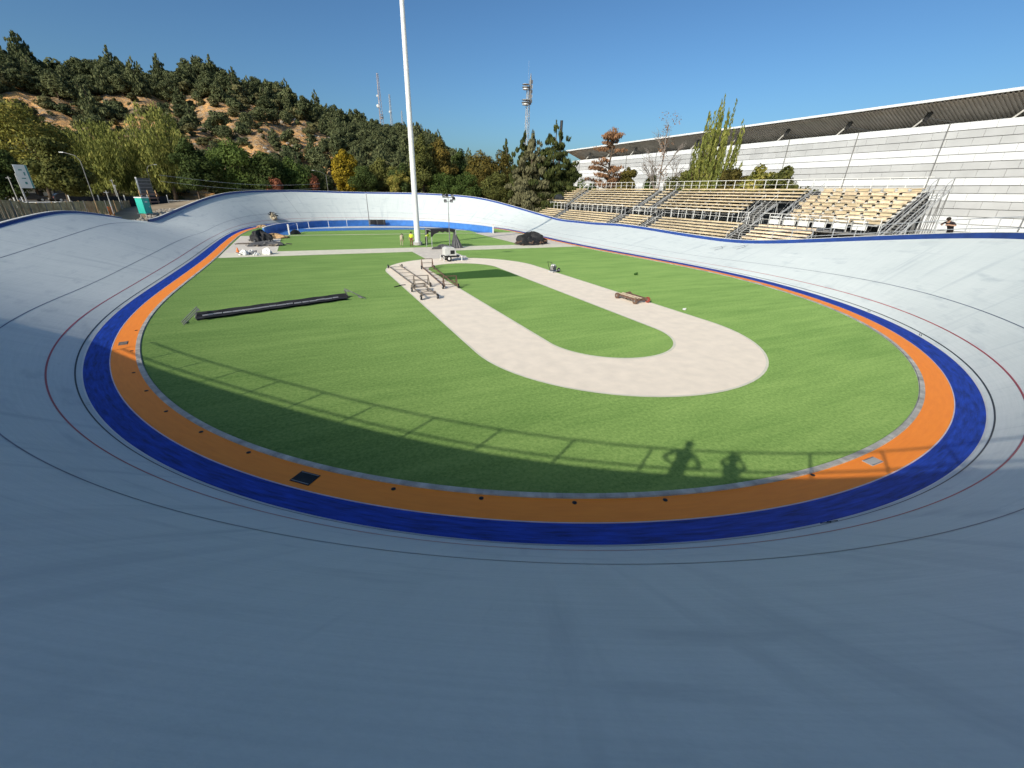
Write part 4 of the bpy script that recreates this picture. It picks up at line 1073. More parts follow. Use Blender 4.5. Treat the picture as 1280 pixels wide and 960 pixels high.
# ------------------------------------------------------------------ towers, poles, lamps
def lattice(name, label, loc, h, w0, w1, m, plats=(), ant=True, r=.12, seg=14):
    t = thing(name, label, 'tower', loc)
    legs = []
    for k in range(3):
        a = k*2*math.pi/3
        mb = MB().beam((w0*math.cos(a), w0*math.sin(a), 0), (w1*math.cos(a), w1*math.sin(a), h), r*1.5); mb.build('leg', m, t)
    mb = MB()
    for j in range(seg):
        z0 = h*j/seg; z1 = h*(j+1)/seg; wa = w0+(w1-w0)*j/seg; wb2 = w0+(w1-w0)*(j+1)/seg
        for k in range(3):
            a = k*2*math.pi/3; b = (k+1)*2*math.pi/3
            mb.beam((wa*math.cos(a), wa*math.sin(a), z0), (wb2*math.cos(b), wb2*math.sin(b), z1), r*.8)
            mb.beam((wb2*math.cos(a), wb2*math.sin(a), z1), (wb2*math.cos(b), wb2*math.sin(b), z1), r*.8)
    mb.build('bracing', m, t)
    for z, rr2, ox in plats:
        p_ = MB().cyl((ox, 0, z-.35), (ox, 0, z), rr2, 14).build('platform', M['galv_dark'], t)
        MB().cyl((ox, 0, z+.9), (ox, 0, z+1.0), rr2, 14).cyl((ox, 0, z-1.2), (ox, 0, z-.7), rr2*.85, 10).build('guard', m, p_)
    return t
tw = lattice('telecom_tower', 'telecom tower with two round platforms and antenna panels above the dark conifers', (100, 169.3, 1.5), 52, 1.7, .9, M['galv'], ((46.8, 2.1, -1.2), (53.2, 1.8, -1.4)), r=.16)
MB().tube([(1.1, 0, 46), (1.1, 0, 55.5), (1.2, 0, 59.2)], [.75, .6, .08], 8).build('antenna_column', M['galv_dark'], tw)
for k in range(5): MB().box((1.9, -.2, 47.5+k*2.0), (.5, .5, 1.5)).build('antenna_panel', M['galv'] if k % 2 else M['galv_dark'], tw)
MB().beam((-.1, 0, 50), (-.1, 0, 64), .05).build('whip_aerial', M['galv'], tw)
l1 = lattice('radio_mast', 'red and white lattice radio mast on the hilltop, tallest of the faint masts', (40.2, 241.9, 30), 37, 1.6, .5, mat('faded_red_steel', (.42, .37, .38), .7, .3, .3, .15), ((16, 1.1, .5),), r=.13)
MB().sphere((-1.2, -.6, 21), .9, 10, 6, sc=(1, .4, 1)).sphere((-1, -.6, 26), .6, 10, 6, sc=(1, .4, 1)).build('dish', M['white_paint'], l1)
l2 = lattice('radio_mast', 'thin pale radio mast with a small dish right of the tallest hilltop mast', (47.8, 250.6, 28), 31, 1.0, .4, M['galv'], (), r=.13)
MB().sphere((-.5, -.5, 22), .7, 10, 6, sc=(1, .4, 1)).build('dish', M['white_paint'], l2)
lattice('radio_mast', 'faint slender radio mast on the hilltop left of the white pole', (57, 262, 26), 27, .8, .35, M['galv'], (), r=.1)
t = thing('dark_chimney', 'thin dark chimney pole rising behind the big conifer', 'chimney', (79.4, 101.0, 1.2))
MB().tube([(0, 0, 0), (0, 0, 27), (0, 0, 30)], [.55, .5, .5], 10).build('shaft', M['black'], t)
MB().cyl((0, 0, 26), (0, 0, 26.4), .75, 12).build('collar', M['galv_dark'], t)
def lamp(label, loc, h, arm, az_, m='galv_dark'):
    t = thing('street_lamp', label, 'street lamp', loc, az_)
    MB().tube([(0, 0, 0), (0, 0, h*.86), (arm*.25, 0, h*.95), (arm, 0, h)], [.05, .042, .035, .03], 8).build('pole', M[m], t)
    MB().box((arm+.2, 0, h-.02), (.5, .2, .1)).build('lamp_head', M['galv'], t)
lamp('curved street lamp right of the billboard at the left trees', (-39.7, 66.2, 2.9), 7.2, 1.4, .1)
lamp('curved street lamp leaning left over the far rim before the yellow tree', (-5.9, 61.5, 2.9), 7.2, 2.4, 3.2)
lamp('tall thin street lamp in front of the left willow', (-38.2, 28.4, 2.9), 7.0, 1.6, 2.9, 'galv_dark')
for k, (x, y, h, lab) in enumerate(((-38.8, 40.0, 4.0, 'pale post with a short cross arm between the willow trunks'), (-33.6, 17.9, 2.6, 'thin leaning pale pole just behind the shade fence'), (-36.6, 32.5, 3.3, 'white bare pole under the right willow'), (-43.6, 22.6, 3.9, 'pale pole at the far left beside the tall banner'))):
    t = thing('utility_pole', lab, 'pole', (x, y, 2.9)); MB().tube([(0, 0, 0), (0, 0, h)], [.055, .045], 8).build('shaft', M['concrete'], t); MB().beam((-.25, 0, h-.2), (.2, 0, h-.2), .04).build('crossarm', M['galv'], t)
# overhead cables
cb = thing('overhead_cables', 'pair of thin overhead cables in front of the dark trees on the left', 'cables')
for dz in (0, .9):
    MB().tube([(-31.9+ (24.5)*f, 37+24.4*f, 6.8+dz-1.6*math.sin(math.pi*f)*.5-.3*f) for f in np.linspace(0, 1, 14)], .02, 5).build('cable', M['galv'], cb)
# banner sign
t = thing('banner_sign', 'tall white advertising banner with faded teal print at the far left', 'sign', (-42.3, 21.2, 2.9), .65)
MB().box((0, 0, 1.5), (.12, .12, 5.4)).build('post', M['galv'], t)
MB().box((.6, -.05, 3.9), (1.15, .06, 2.5)).build('panel', M['sign_face'], t)
mb = MB()
for a, b, c_, d_ in ((.5, 4.6, .3, .12), (.75, 4.2, .12, .35), (.55, 3.7, .35, .1), (.6, 3.2, .2, .25)): mb.box((a, -.085, b), (c_, .01, d_))
mb.box((1.08, -.088, 3.9), (.14, .012, 2.5)); mb.build('print', M['sign_teal'], t)
# billboard seen from the side
t = thing('billboard', 'dark slatted billboard with white edge standing behind the turquoise toilet', 'billboard', (-38.5, 56.0, 2.1), .9, None, 1.1)
MB().box((0, 0, 3.1), (2.2, .08, 3.4)).build('panel', M['galv_dark'], t)
mb = MB()
for k in range(6): mb.box((0, -.07, 1.7+k*.55), (2.1, .05, .08))
mb.build('slat', M['galv'], t)
MB().box((-1.16, -.02, 2.7), (.14, .25, 4.4)).build('edge_frame', M['white_paint'], t)
MB().box((1.1, 0, .8), (.14, .14, 1.6)).build('post', M['galv_dark'], t)
# wooden racks by the toilet
t = thing('timber_rack', 'open rack of pinkish timber boards right of the turquoise toilet', 'rack', (-35.3, 42.6, 2.3), 1.1, None, 1.2)
for x in (-1.4, 0, 1.4): MB().box((x, 0, 1.3), (.1, .1, 2.6)).build('post', M['timber'], t)
for z in (.6, 1.1, 1.6, 2.1): MB().box((0, -.08, z), (3.1, .05, .16)).build('board', mat('pink_board', (.40, .26, .2), .8, .2, .2, 3), t)
# portable toilet
t = thing('portable_toilet', 'turquoise portable toilet on a steel frame in the gap of the left rim', 'toilet', (-32.4, 26.2, 2.0), 1.0, None, .95)
MB().box((0, 0, 1.65), (1.15, 1.15, 2.1)).build('cabin', M['teal'], t, bevel=.04)
MB().box((0, 0, 2.76), (1.25, 1.25, .14)).build('roof', M['white_paint'], t, bevel=.04)
d_ = MB().box((-.05, -.595, 1.6), (.75, .05, 1.85)).build('door', mat('pale_turquoise_plastic', (.05, .5, .42), .45, .4, .05), t)
MB().box((.24, -.64, 1.55), (.05, .04, .2)).build('handle', M['white_paint'], d_)
MB().box((-.05, -.628, 2.2), (.4, .02, .18)).build('sign', M['white_paint'], t)
mb = MB()
for x in (-.5, .5):
    for y in (-.5, .5): mb.beam((x, y, -.1), (x, y, .6), .06)
mb.beam((-.8, -.55, .58), (.8, -.55, .58), .07).beam((-.8, .55, .58), (.8, .55, .58), .07).beam((-.5, -.5, .1), (.5, -.5, .1), .05).beam((-1.1, -.9, .0), (.9, -.9, .0), .06)
mb.build('frame', M['galv'], t)
o = MB().box((0, 0, .5), (.06, 1.5, .9)).box((0, -.7, .45), (.1, .1, 1.1)).box((0, .7, .45), (.1, .1, 1.1)).build('orange_barrier', M['orange_net'], loc=(-34.8, 21.5, 2.6)); tag(o, 'orange net barrier between the toilet and the brown fence', 'barrier')
# rubble beside the left rise
mb = MB()
for k in range(90):
    i_ = R.uniform(272, 299); q = rp(i_, R.uniform(.6, 2.4), 0)
    mb.sphere((q.x, q.y, q.z+.05), R.uniform(.12, .32), 6, 5, sc=(1, R.uniform(.6, 1), R.uniform(.5, .9)))
o = mb.build('rubble', M['rock']); tag(o, 'pale rubble heaped outside the left rim wall', 'rubble', kind='stuff')
# long retaining slope wall on far left bend
# dark mesh fence behind
t = thing('dark_fence', 'dark shade cloth fence under the willows on the left', 'fence')
pf = [(-41.5, 30.5), (-39.5, 34.5), (-37.5, 38.5), (-35.5, 42.5), (-33.5, 46.0)]
for x, y in pf: MB().box((x, y, 3.7), (.1, .1, 2.0)).build('post', M['white_conc'], t)
for a, b in zip(pf, pf[1:]):
    A = Vector((*a, 0)); B_ = Vector((*b, 0)); m_ = (A+B_)/2; d = B_-A
    MB().box((m_.x, m_.y, 3.75), (d.length-.2, .03, 1.5), rz=math.atan2(d.y, d.x)).build('cloth_panel', M['mesh_dark'], t)
# street and pavement on the left
def roadstrip(name, pts, w, z, m):
    mb = MB(); n = len(pts); vs = []
    for i_, p_ in enumerate(pts):
        a = Vector(pts[max(i_-1, 0)]); b = Vector(pts[min(i_+1, n-1)]); d = (b-a).normalized(); nn = Vector((-d.y, d.x))
        l_ = Vector(p_)+nn*w/2; r_ = Vector(p_)-nn*w/2
        vs += [(l_.x, l_.y, max(gz(l_.x), gz(r_.x))+z), (r_.x, r_.y, max(gz(l_.x), gz(r_.x))+z)]
    mb.add(vs, [(2*k, 2*k+1, 2*k+3, 2*k+2) for k in range(n-1)]); return struct(mb.build(name, m))
roadstrip('street', [(-120, -20), (-85, 20), (-66, 48), (-50, 78), (-25, 110), (10, 130)], 9, .03, M['asphalt'])
roadstrip('pavement', [(-112, -22), (-78, 17), (-59, 45), (-43, 73), (-20, 103)], 3.0, .13, M['white_conc'])
roadstrip('pavement', [(-128, -18), (-92, 23), (-73, 51), (-57, 83), (-30, 117)], 2.5, .13, M['white_conc'])
def car(label, loc, rz, m):
    t = thing('parked_car', label, 'car', loc, rz, 'cars parked beyond the left fence')
    pr = [(-2.2, -.85, .35), (2.2, -.85, .35), (2.25, -.85, .75), (1.3, -.85, .95), (.75, -.85, 1.42), (-1.5, -.85, 1.45), (-2.15, -.85, .98), (-2.25, -.85, .6)]
    MB().extr(pr, (0, 1.7, 0)).build('body', m, t, bevel=.06)
    MB().extr([(.62, -.865, 1.36), (1.15, -.865, .98), (-2.0, -.865, .98), (-1.5, -.865, 1.38)], (0, 1.73, 0)).build('window', M['black'], t)
    MB().extr([(1.27, -.7, 1.0), (.8, -.7, 1.4), (.84, -.7, 1.42), (1.33, -.7, 1.0)], (0, 1.4, 0)).build('windscreen', M['black'], t)
    for x in (-1.4, 1.4):
        for s in (-1, 1):
            w_ = MB().cyl((x, s*.72, .33), (x, s*.9, .33), .33, 18).build('wheel', M['tyre'], t); MB().cyl((x, s*.73, .33), (x, s*.91, .33), .19, 10).build('rim', M['galv'], w_)
    for s in (-1, 1): MB().box((2.24, s*.6, .68), (.06, .35, .14)).build('headlight', M['glass'], t); MB().box((-2.24, s*.65, .75), (.05, .25, .18)).build('taillight', M['red_paint'], t)
car('dark parked car with silver roof beyond the brown fence on the left', (-56.0, 57.5, 3.0), .6, M['car_black'])
car('black parked car just right of the silver roofed one', (-51.6, 60.4, 3.0), .6, M['car_black'])
car('silver parked car half hidden left of the dark cars', (-60.2, 54.5, 3.0), .6, M['car_silver'])
# low white blocks beyond the fence
for k, (x, y, lab) in enumerate(((-47.5, 33.0, 'white concrete block beyond the fence, left one of the group'), (-46.2, 35.0, 'white concrete block beyond the fence, middle one of the group'), (-44.9, 37.2, 'white concrete block beyond the fence, right one of the group'))):
    t = thing('concrete_block', lab, 'block', (x, y, 2.9), .9, 'white blocks beyond the fence')
    MB().extr([(-.7, -.25, 0), (-.7, .25, 0), (-.7, .1, .7), (-.7, -.1, .7)], (1.4+k*.2, 0, 0)).build('body', M['white_conc'], t, bevel=.02)
t = thing('white_hoop', 'white metal hoop frame standing at the far left beyond the fence', 'frame', (-49.5, 37.5, 2.9), .5)
MB().tube([(-.4, 0, 0), (-.4, 0, 1.5), (0, 0, 1.75), (.4, 0, 1.5), (.4, 0, 0)], .07, 8).build('hoop', M['white_paint'], t); MB().box((0, 0, .5), (.8, .05, .08)).build('crossbar', M['white_paint'], t)
hs = thing('low_house', 'low house with a pinkish tiled roof among the trees at the far left', 'house', (-72, 92, 2.2), .65)
MB().box((0, 0, 1.5), (12, 8, 3)).build('wall', M['white_conc'], hs)
MB().extr([(-6.5, -4.6, 2.95), (-6.5, 4.6, 2.95), (-6.5, 0, 5.0)], (13, 0, 0)).build('roof', mat('pink_tile', (.38, .24, .2), .8, .2, .2, 2), hs)
for x in (-3.5, 0, 3.5): MB().box((x, -4.02, 1.6), (1.2, .08, 1.2)).build('window', M['black'], hs)

# ------------------------------------------------------------------ hill
HA = [-60, -30, -19.3, -14.7, -9.5, -5, -.9, 4.1, 8.9, 13, 15.9, 18.6, 21, 25, 32, 45]
HE = [7.3, 8.0, 7.9, 8.1, 8.5, 9.2, 8.5, 7.0, 5.7, 5.4, 4.9, 3.1, 2.0, 1.0, .4, 0]
CX, CY, R0, R1 = -13.0, -53.0, 150., 292.
def hill_z(az_, r_):
    el = float(np.interp(az_, HA, HE)); zr = 6.3+math.tan(rad(el))*R1
    t = max(0, min(1, (r_-R0)/(R1-R0)))
    f = t**.92
    if r_ > R1: f = 1-.0009*(r_-R1)
    base_ = 1.5
    bump = (math.sin(az_*.9+r_*.05)*1.6+math.sin(az_*2.3-r_*.09)*.9+math.sin(az_*5.1+r_*.21)*.45)*min(1, t*3)*(1 if el > 3 else el/3)
    return base_+(zr-base_)*f+bump*(1-.5*t)
def hpos(az_, r_): return (CX+r_*math.sin(rad(az_)), CY+r_*math.cos(rad(az_)), hill_z(az_, r_))
vs = []; azs = np.linspace(-60, 45, 190); rs = [R0-6]+list(np.linspace(R0, R1+6, 46))+[340, 420, 520]
for r_ in rs:
    for a in azs:
        q = hpos(a, r_); vs.append((q[0], q[1], q[2]-(2.5 if r_ < R0 else 0)))
n = len(azs)
hm, nt, b = new_mat('dry_hillside'); L = nt.links
b.inputs['Roughness'].default_value = .95; b.inputs['Specular IOR Level'].default_value = .05
tc = N(nt, 'ShaderNodeTexCoord')
n1 = N(nt, 'ShaderNodeTexNoise'); n1.inputs['Scale'].default_value = .09; n1.inputs['Detail'].default_value = 9; n1.inputs['Roughness'].default_value = .65
n2 = N(nt, 'ShaderNodeTexNoise'); n2.inputs['Scale'].default_value = .6; n2.inputs['Detail'].default_value = 6
mp = N(nt, 'ShaderNodeMapping'); mp.inputs['Scale'].default_value = (1, 1, 3.5)
L.new(tc.outputs['Object'], mp.inputs[0]); L.new(mp.outputs[0], n1.inputs['Vector']); L.new(tc.outputs['Object'], n2.inputs['Vector'])
cr = N(nt, 'ShaderNodeValToRGB'); e = cr.color_ramp.elements
e[0].position = .34; e[0].color = rgb((.16, .12, .07)); e[1].position = .62; e[1].color = rgb((.66, .37, .14))
x_ = e.new(.45); x_.color = rgb((.32, .21, .11)); x_ = e.new(.53); x_.color = rgb((.50, .285, .12))
L.new(n1.outputs['Fac'], cr.inputs['Fac'])
mx = N(nt, 'ShaderNodeMix', data_type='RGBA'); mx.inputs[7].default_value = rgb((.30, .26, .21))
mr = N(nt, 'ShaderNodeMapRange'); mr.inputs[1].default_value = .52; mr.inputs[2].default_value = .66
L.new(n2.outputs['Fac'], mr.inputs[0]); L.new(mr.outputs[0], mx.inputs[0]); L.new(cr.outputs['Color'], mx.inputs[6]); L.new(mx.outputs[2], b.inputs['Base Color'])
bp = N(nt, 'ShaderNodeBump'); bp.inputs['Strength'].default_value = 1; bp.inputs['Distance'].default_value = 1.2
L.new(n2.outputs['Fac'], bp.inputs['Height']); L.new(bp.outputs[0], b.inputs['Normal'])
me = bpy.data.meshes.new('hill'); me.from_pydata(vs, [], [(j*n+i_, j*n+i_+1, (j+1)*n+i_+1, (j+1)*n+i_) for j in range(len(rs)-1) for i_ in range(n-1)])
me.materials.append(hm); me.polygons.foreach_set('use_smooth', [True]*len(me.polygons))
o = bpy.data.objects.new('hill', me); COL.objects.link(o); struct(o)
# rocks
mb = MB()
for k in range(120):
    a = R.uniform(-2, 6); r_ = R.uniform(175, 262); q = hpos(a+R.uniform(-.6, .6), r_)
    mb.sphere((q[0], q[1], q[2]), R.uniform(.3, 1.0), 7, 5, sc=(1, R.uniform(.5, 1), R.uniform(.5, 1.1)))
o = mb.build('hill_rocks', M['rock']); tag(o, 'grey rocky outcrops on the dry hillside', 'rocks', kind='stuff')

# ------------------------------------------------------------------ trees
def leaves(clumps, n, size, seed, stretch=1., droop=0.):
    """clumps: (x,y,z,rx,ry,rz). returns verts, faces of small leaf quads in the clumps' volume"""
    g = np.random.default_rng(seed); C_ = np.array(clumps, float)
    w = (C_[:, 3]*C_[:, 4]*C_[:, 5])**.67; w /= w.sum()
    k = g.choice(len(C_), n, p=w)
    d = g.normal(size=(n, 3)); d /= np.linalg.norm(d, axis=1)[:, None]
    rr_ = (.55+.5*g.random(n)**.6)[:, None]
    c = C_[k, :3]+d*rr_*C_[k, 3:6]
    nrm = d+g.normal(size=(n, 3))*.55; nrm[:, 2] += .25; nrm /= np.linalg.norm(nrm, axis=1)[:, None]
    a = np.cross(nrm, g.normal(size=(n, 3))); a /= np.linalg.norm(a, axis=1)[:, None]
    if stretch > 1: 
        a = a*.35+np.array([0, 0, 1.]); a /= np.linalg.norm(a, axis=1)[:, None]
    b = np.cross(nrm, a); b /= np.linalg.norm(b, axis=1)[:, None]+1e-9
    s = (size*(.6+.8*g.random(n)))[:, None]
    v = np.stack([c-a*s*stretch, c+b*s*.6, c+a*s*stretch, c-b*s*.6], 1).reshape(-1, 3)
    return v, n
def leaf_obj(name, clumps, n, size, seed, m, parent, stretch=1.):
    v, n = leaves(clumps, n, size, seed, stretch)
    me = bpy.data.meshes.new(name); me.vertices.add(len(v)); me.vertices.foreach_set('co', v.astype(np.float32).ravel())
    me.loops.add(4*n); me.loops.foreach_set('vertex_index', np.arange(4*n, dtype=np.int32))
    me.polygons.add(n); me.polygons.foreach_set('loop_start', np.arange(0, 4*n, 4, dtype=np.int32)); 
    me.materials.append(m); me.update(calc_edges=True)
    o = bpy.data.objects.new(name, me); COL.objects.link(o); o.parent = parent; return o
def trunk_obj(parent, h, r0, limbs, m, name='trunk', lean=0.):
    mb = MB(); n = 6
    pts = [(lean*h*(k/n)+.04*h*math.sin(k*1.3)*k/n*.3, .03*h*math.sin(k*2.1)*k/n*.3, h*k/n) for k in range(n+1)]
    mb.tube(pts, [r0*(1-.78*k/n)*(1.25 if k == 0 else 1) for k in range(n+1)], 8)
    for l_ in limbs: mb.tube(l_, [r0*.4*(1-.75*k/(len(l_)-1)) for k in range(len(l_))], 5, cap=False)
    return mb.build(name, m, parent, smooth=True)
def tree(name, label, loc, h, w, kind, lm, seed, n=5200, size=.26, group=None, bark='bark'):
    g = random.Random(seed); t = thing(name, label, 'tree' if h > 5.5 else 'shrub', loc, 0, group)
    cl = []; limbs = []
    if kind == 'broad':
        for k in range(26):
            f = g.random(); zz = h*(.28+.62*f); rad_ = w/2*(math.sin(math.pi*(.18+.72*f))**.7)*g.uniform(.25, .82); a = g.uniform(0, 6.28)
            r_ = w*g.uniform(.11, .2)*(1.15-.4*f)
            cl.append((rad_*math.cos(a), rad_*math.sin(a), min(zz, h-r_*.8), r_, r_, r_*.8))
        cl.append((0, 0, h*.9, w*.13, w*.13, h*.1)); cl.append((g.uniform(-.1, .1)*w, 0, h*.6, w*.3, w*.3, h*.25))
    elif kind == 'bush':
        for k in range(14):
            a = g.uniform(0, 6.28); rad_ = w*.33*g.random(); r_ = w*g.uniform(.14, .24); cl.append((rad_*math.cos(a), rad_*math.sin(a), h*g.uniform(.2, .82), r_, r_, h*.2))
    elif kind == 'willow':
        for k in range(46):
            a = g.uniform(0, 6.28); f = math.sqrt(g.random()); r1 = w*.46*f; top = h*(1.0-.30*f**2.2)*g.uniform(.84, 1)
            for j in range(5):
                u = .30+.70*j/4; q = r1*(u**.8)
                cl.append((q*math.cos(a)+g.uniform(-.2, .2), q*math.sin(a)+g.uniform(-.2, .2), top*u, w*.06, w*.06, h*.075))
        for k in range(22):
            a = g.uniform(0, 6.28); rad_ = w*g.uniform(.1, .42); cl.append((rad_*math.cos(a), rad_*math.sin(a), h*g.uniform(.15, .5), w*.1, w*.1, h*.08))
    elif kind == 'poplar':
        for k in range(44):
            a = g.uniform(0, 6.28); f = (k+.5)/44; r1 = w*.44*math.sqrt(f); top = h*(1.0-.40*(r1/(w*.44))**1.8)*g.uniform(.80, 1.0)
            steps = 11; sway = g.uniform(-.4, .4)
            for j in range(steps):
                u = .08+.92*j/(steps-1); z = top*u; rr_ = r1*min(1, u*1.5)
                cl.append((rr_*math.cos(a)+.07*z-.5+sway*u*u, rr_*math.sin(a), z, .55*(1.12-u)+.10, .55*(1.12-u)+.10, top/steps*.6))
            limbs.append([(0, 0, h*.06), (r1*.6*math.cos(a), r1*.6*math.sin(a), top*.4), (r1*math.cos(a)+.05*top-.5, r1*math.sin(a), top*.8)])
    elif kind == 'conifer':
        L_ = 13
        for j in range(L_):
            f = j/(L_-1); z = h*(.06+.86*f); rr_ = w/2*(1-f)**.55*g.uniform(.72, 1.12)+.35
            for k in range(int(20*(1-f))+5):
                a = g.uniform(0, 6.28); q = rr_*g.uniform(.3, 1.05)
                cl.append((q*math.cos(a), q*math.sin(a), z+q*.16+g.uniform(-.035, .035)*h, w*.085*(1.2-f)+.12, w*.085*(1.2-f)+.12, h*.022))
        cl.append((0, 0, h*.95, .3, .3, h*.05)); cl.append((0, 0, h*.35, w*.12, w*.12, h*.25))
    elif kind == 'sparse_conifer':
        for j in range(40):
            f = g.random(); z = h*(.38+.58*f); rr_ = w/2*(1.0-.62*f)*g.uniform(.55, 1.15); a = g.uniform(0, 6.28)
            for q in (rr_*.45, rr_*.7, rr_):
                cl.append((q*math.cos(a), q*math.sin(a), z+q*.10+g.uniform(-.1, .1), w*.085, w*.085, h*.018))
            limbs.append([(0, 0, z-h*.03), (rr_*.5*math.cos(a), rr_*.5*math.sin(a), z), (rr_*math.cos(a), rr_*math.sin(a), z+rr_*.1)])
        cl.append((0, 0, h*.93, w*.12, w*.12, h*.05))
    if kind != 'poplar':
        for c in cl[:10]:
            if kind in ('broad', 'willow'): limbs.append([(0, 0, h*.22), (c[0]*.5, c[1]*.5, (h*.25+c[2])/2), (c[0], c[1], c[2])])
    st = 2.2 if kind in ('willow', 'poplar') else (1.5 if 'conifer' in kind else 1)
    leaf_obj('crown', cl, n, size, seed, lm, t, st)
    trunk_obj(t, h*(.9 if 'conifer' in kind else .62), max(.07, h*.02), limbs, M[bark])
    return t
def bare_tree(name, label, loc, h, w, seed, tips=None):
    g = random.Random(seed); t = thing(name, label, 'tree', loc)
    mb = MB()
    def br(p_, d, l_, r_, lev):
        q = p_+d*l_; mid = p_+d*l_*.5+Vector((g.uniform(-1, 1), g.uniform(-1, 1), 0))*l_*.05
        (trunk if lev < 1 else mb).tube([p_, mid, q], [r_, r_*.8, r_*.6], 6 if lev < 2 else 4, cap=False)
        if lev >= 4: return
        for k in range(4 if lev else 6):
            a = g.uniform(0, 6.28); s_ = g.uniform(.4, .85) if lev else g.uniform(.3, .75)
            nd = (d*g.uniform(.6, 1)+Vector((math.cos(a), math.sin(a), g.uniform(-.1, .5)))*s_).normalized()
            br(p_+d*l_*g.uniform(.45, 1), nd, l_*g.uniform(.42, .62), r_*.5, lev+1)
    trunk = MB()
    br(Vector((0, 0, 0)), Vector((.02, 0, 1)), h*.5, h*.011, 0)
    br(Vector((0, 0, h*.48)), Vector((0, 0, 1)), h*.32, h*.007, 1)
    trunk.build('trunk', M['bark_grey'], t); mb.build('branches', M['bark_grey'], t)
    if tips: leaf_obj('crown', [(g.uniform(-.3, .3)*w, g.uniform(-.3, .3)*w, h*g.uniform(.4, .95), .8, .8, .8) for _ in range(20)], 500, .12, seed, tips, t)
    return t
LM = dict(
 yg=leaf_mat('yellow_green_leaves', (0.069, 0.083, 0.022), (0.253, 0.240, 0.053), (0.417, 0.341, 0.089)),
 yg2=leaf_mat('willow_leaves', (0.070, 0.095, 0.024), (0.294, 0.301, 0.078), (0.448, 0.406, 0.118)),
 dk=leaf_mat('dark_green_leaves', (0.024, 0.041, 0.014), (0.102, 0.137, 0.037)),
 md=leaf_mat('mid_green_leaves', (0.031, 0.059, 0.015), (0.126, 0.175, 0.042)),
 ol=leaf_mat('olive_leaves', (0.049, 0.063, 0.020), (0.182, 0.182, 0.049)),
 br=leaf_mat('rust_leaves', (0.042, 0.041, 0.013), (0.157, 0.128, 0.032), (0.249, 0.174, 0.038)),
 rd=leaf_mat('red_leaves', (0.114, 0.043, 0.033), (0.418, 0.164, 0.088)),
 ye=leaf_mat('golden_leaves', (0.136, 0.107, 0.015), (0.477, 0.343, 0.031), (0.681, 0.472, 0.041)),
 pop=leaf_mat('poplar_leaves', (0.055, 0.076, 0.020), (0.186, 0.207, 0.049), (0.295, 0.295, 0.076)),
 con=leaf_mat('conifer_needles', (0.023, 0.037, 0.012), (0.105, 0.117, 0.034)),
 dry=leaf_mat('dry_twigs', (0.052, 0.049, 0.025), (0.174, 0.167, 0.088), trans=.1),
 deadc=leaf_mat('dead_needles', (0.098, 0.053, 0.028), (0.308, 0.168, 0.091), trans=.1),
 hill=leaf_mat('hill_evergreen_leaves', (0.040, 0.059, 0.028), (0.173, 0.189, 0.085)),
 hill2=leaf_mat('hill_scrub_leaves', (0.062, 0.070, 0.029), (0.229, 0.208, 0.095)),
)
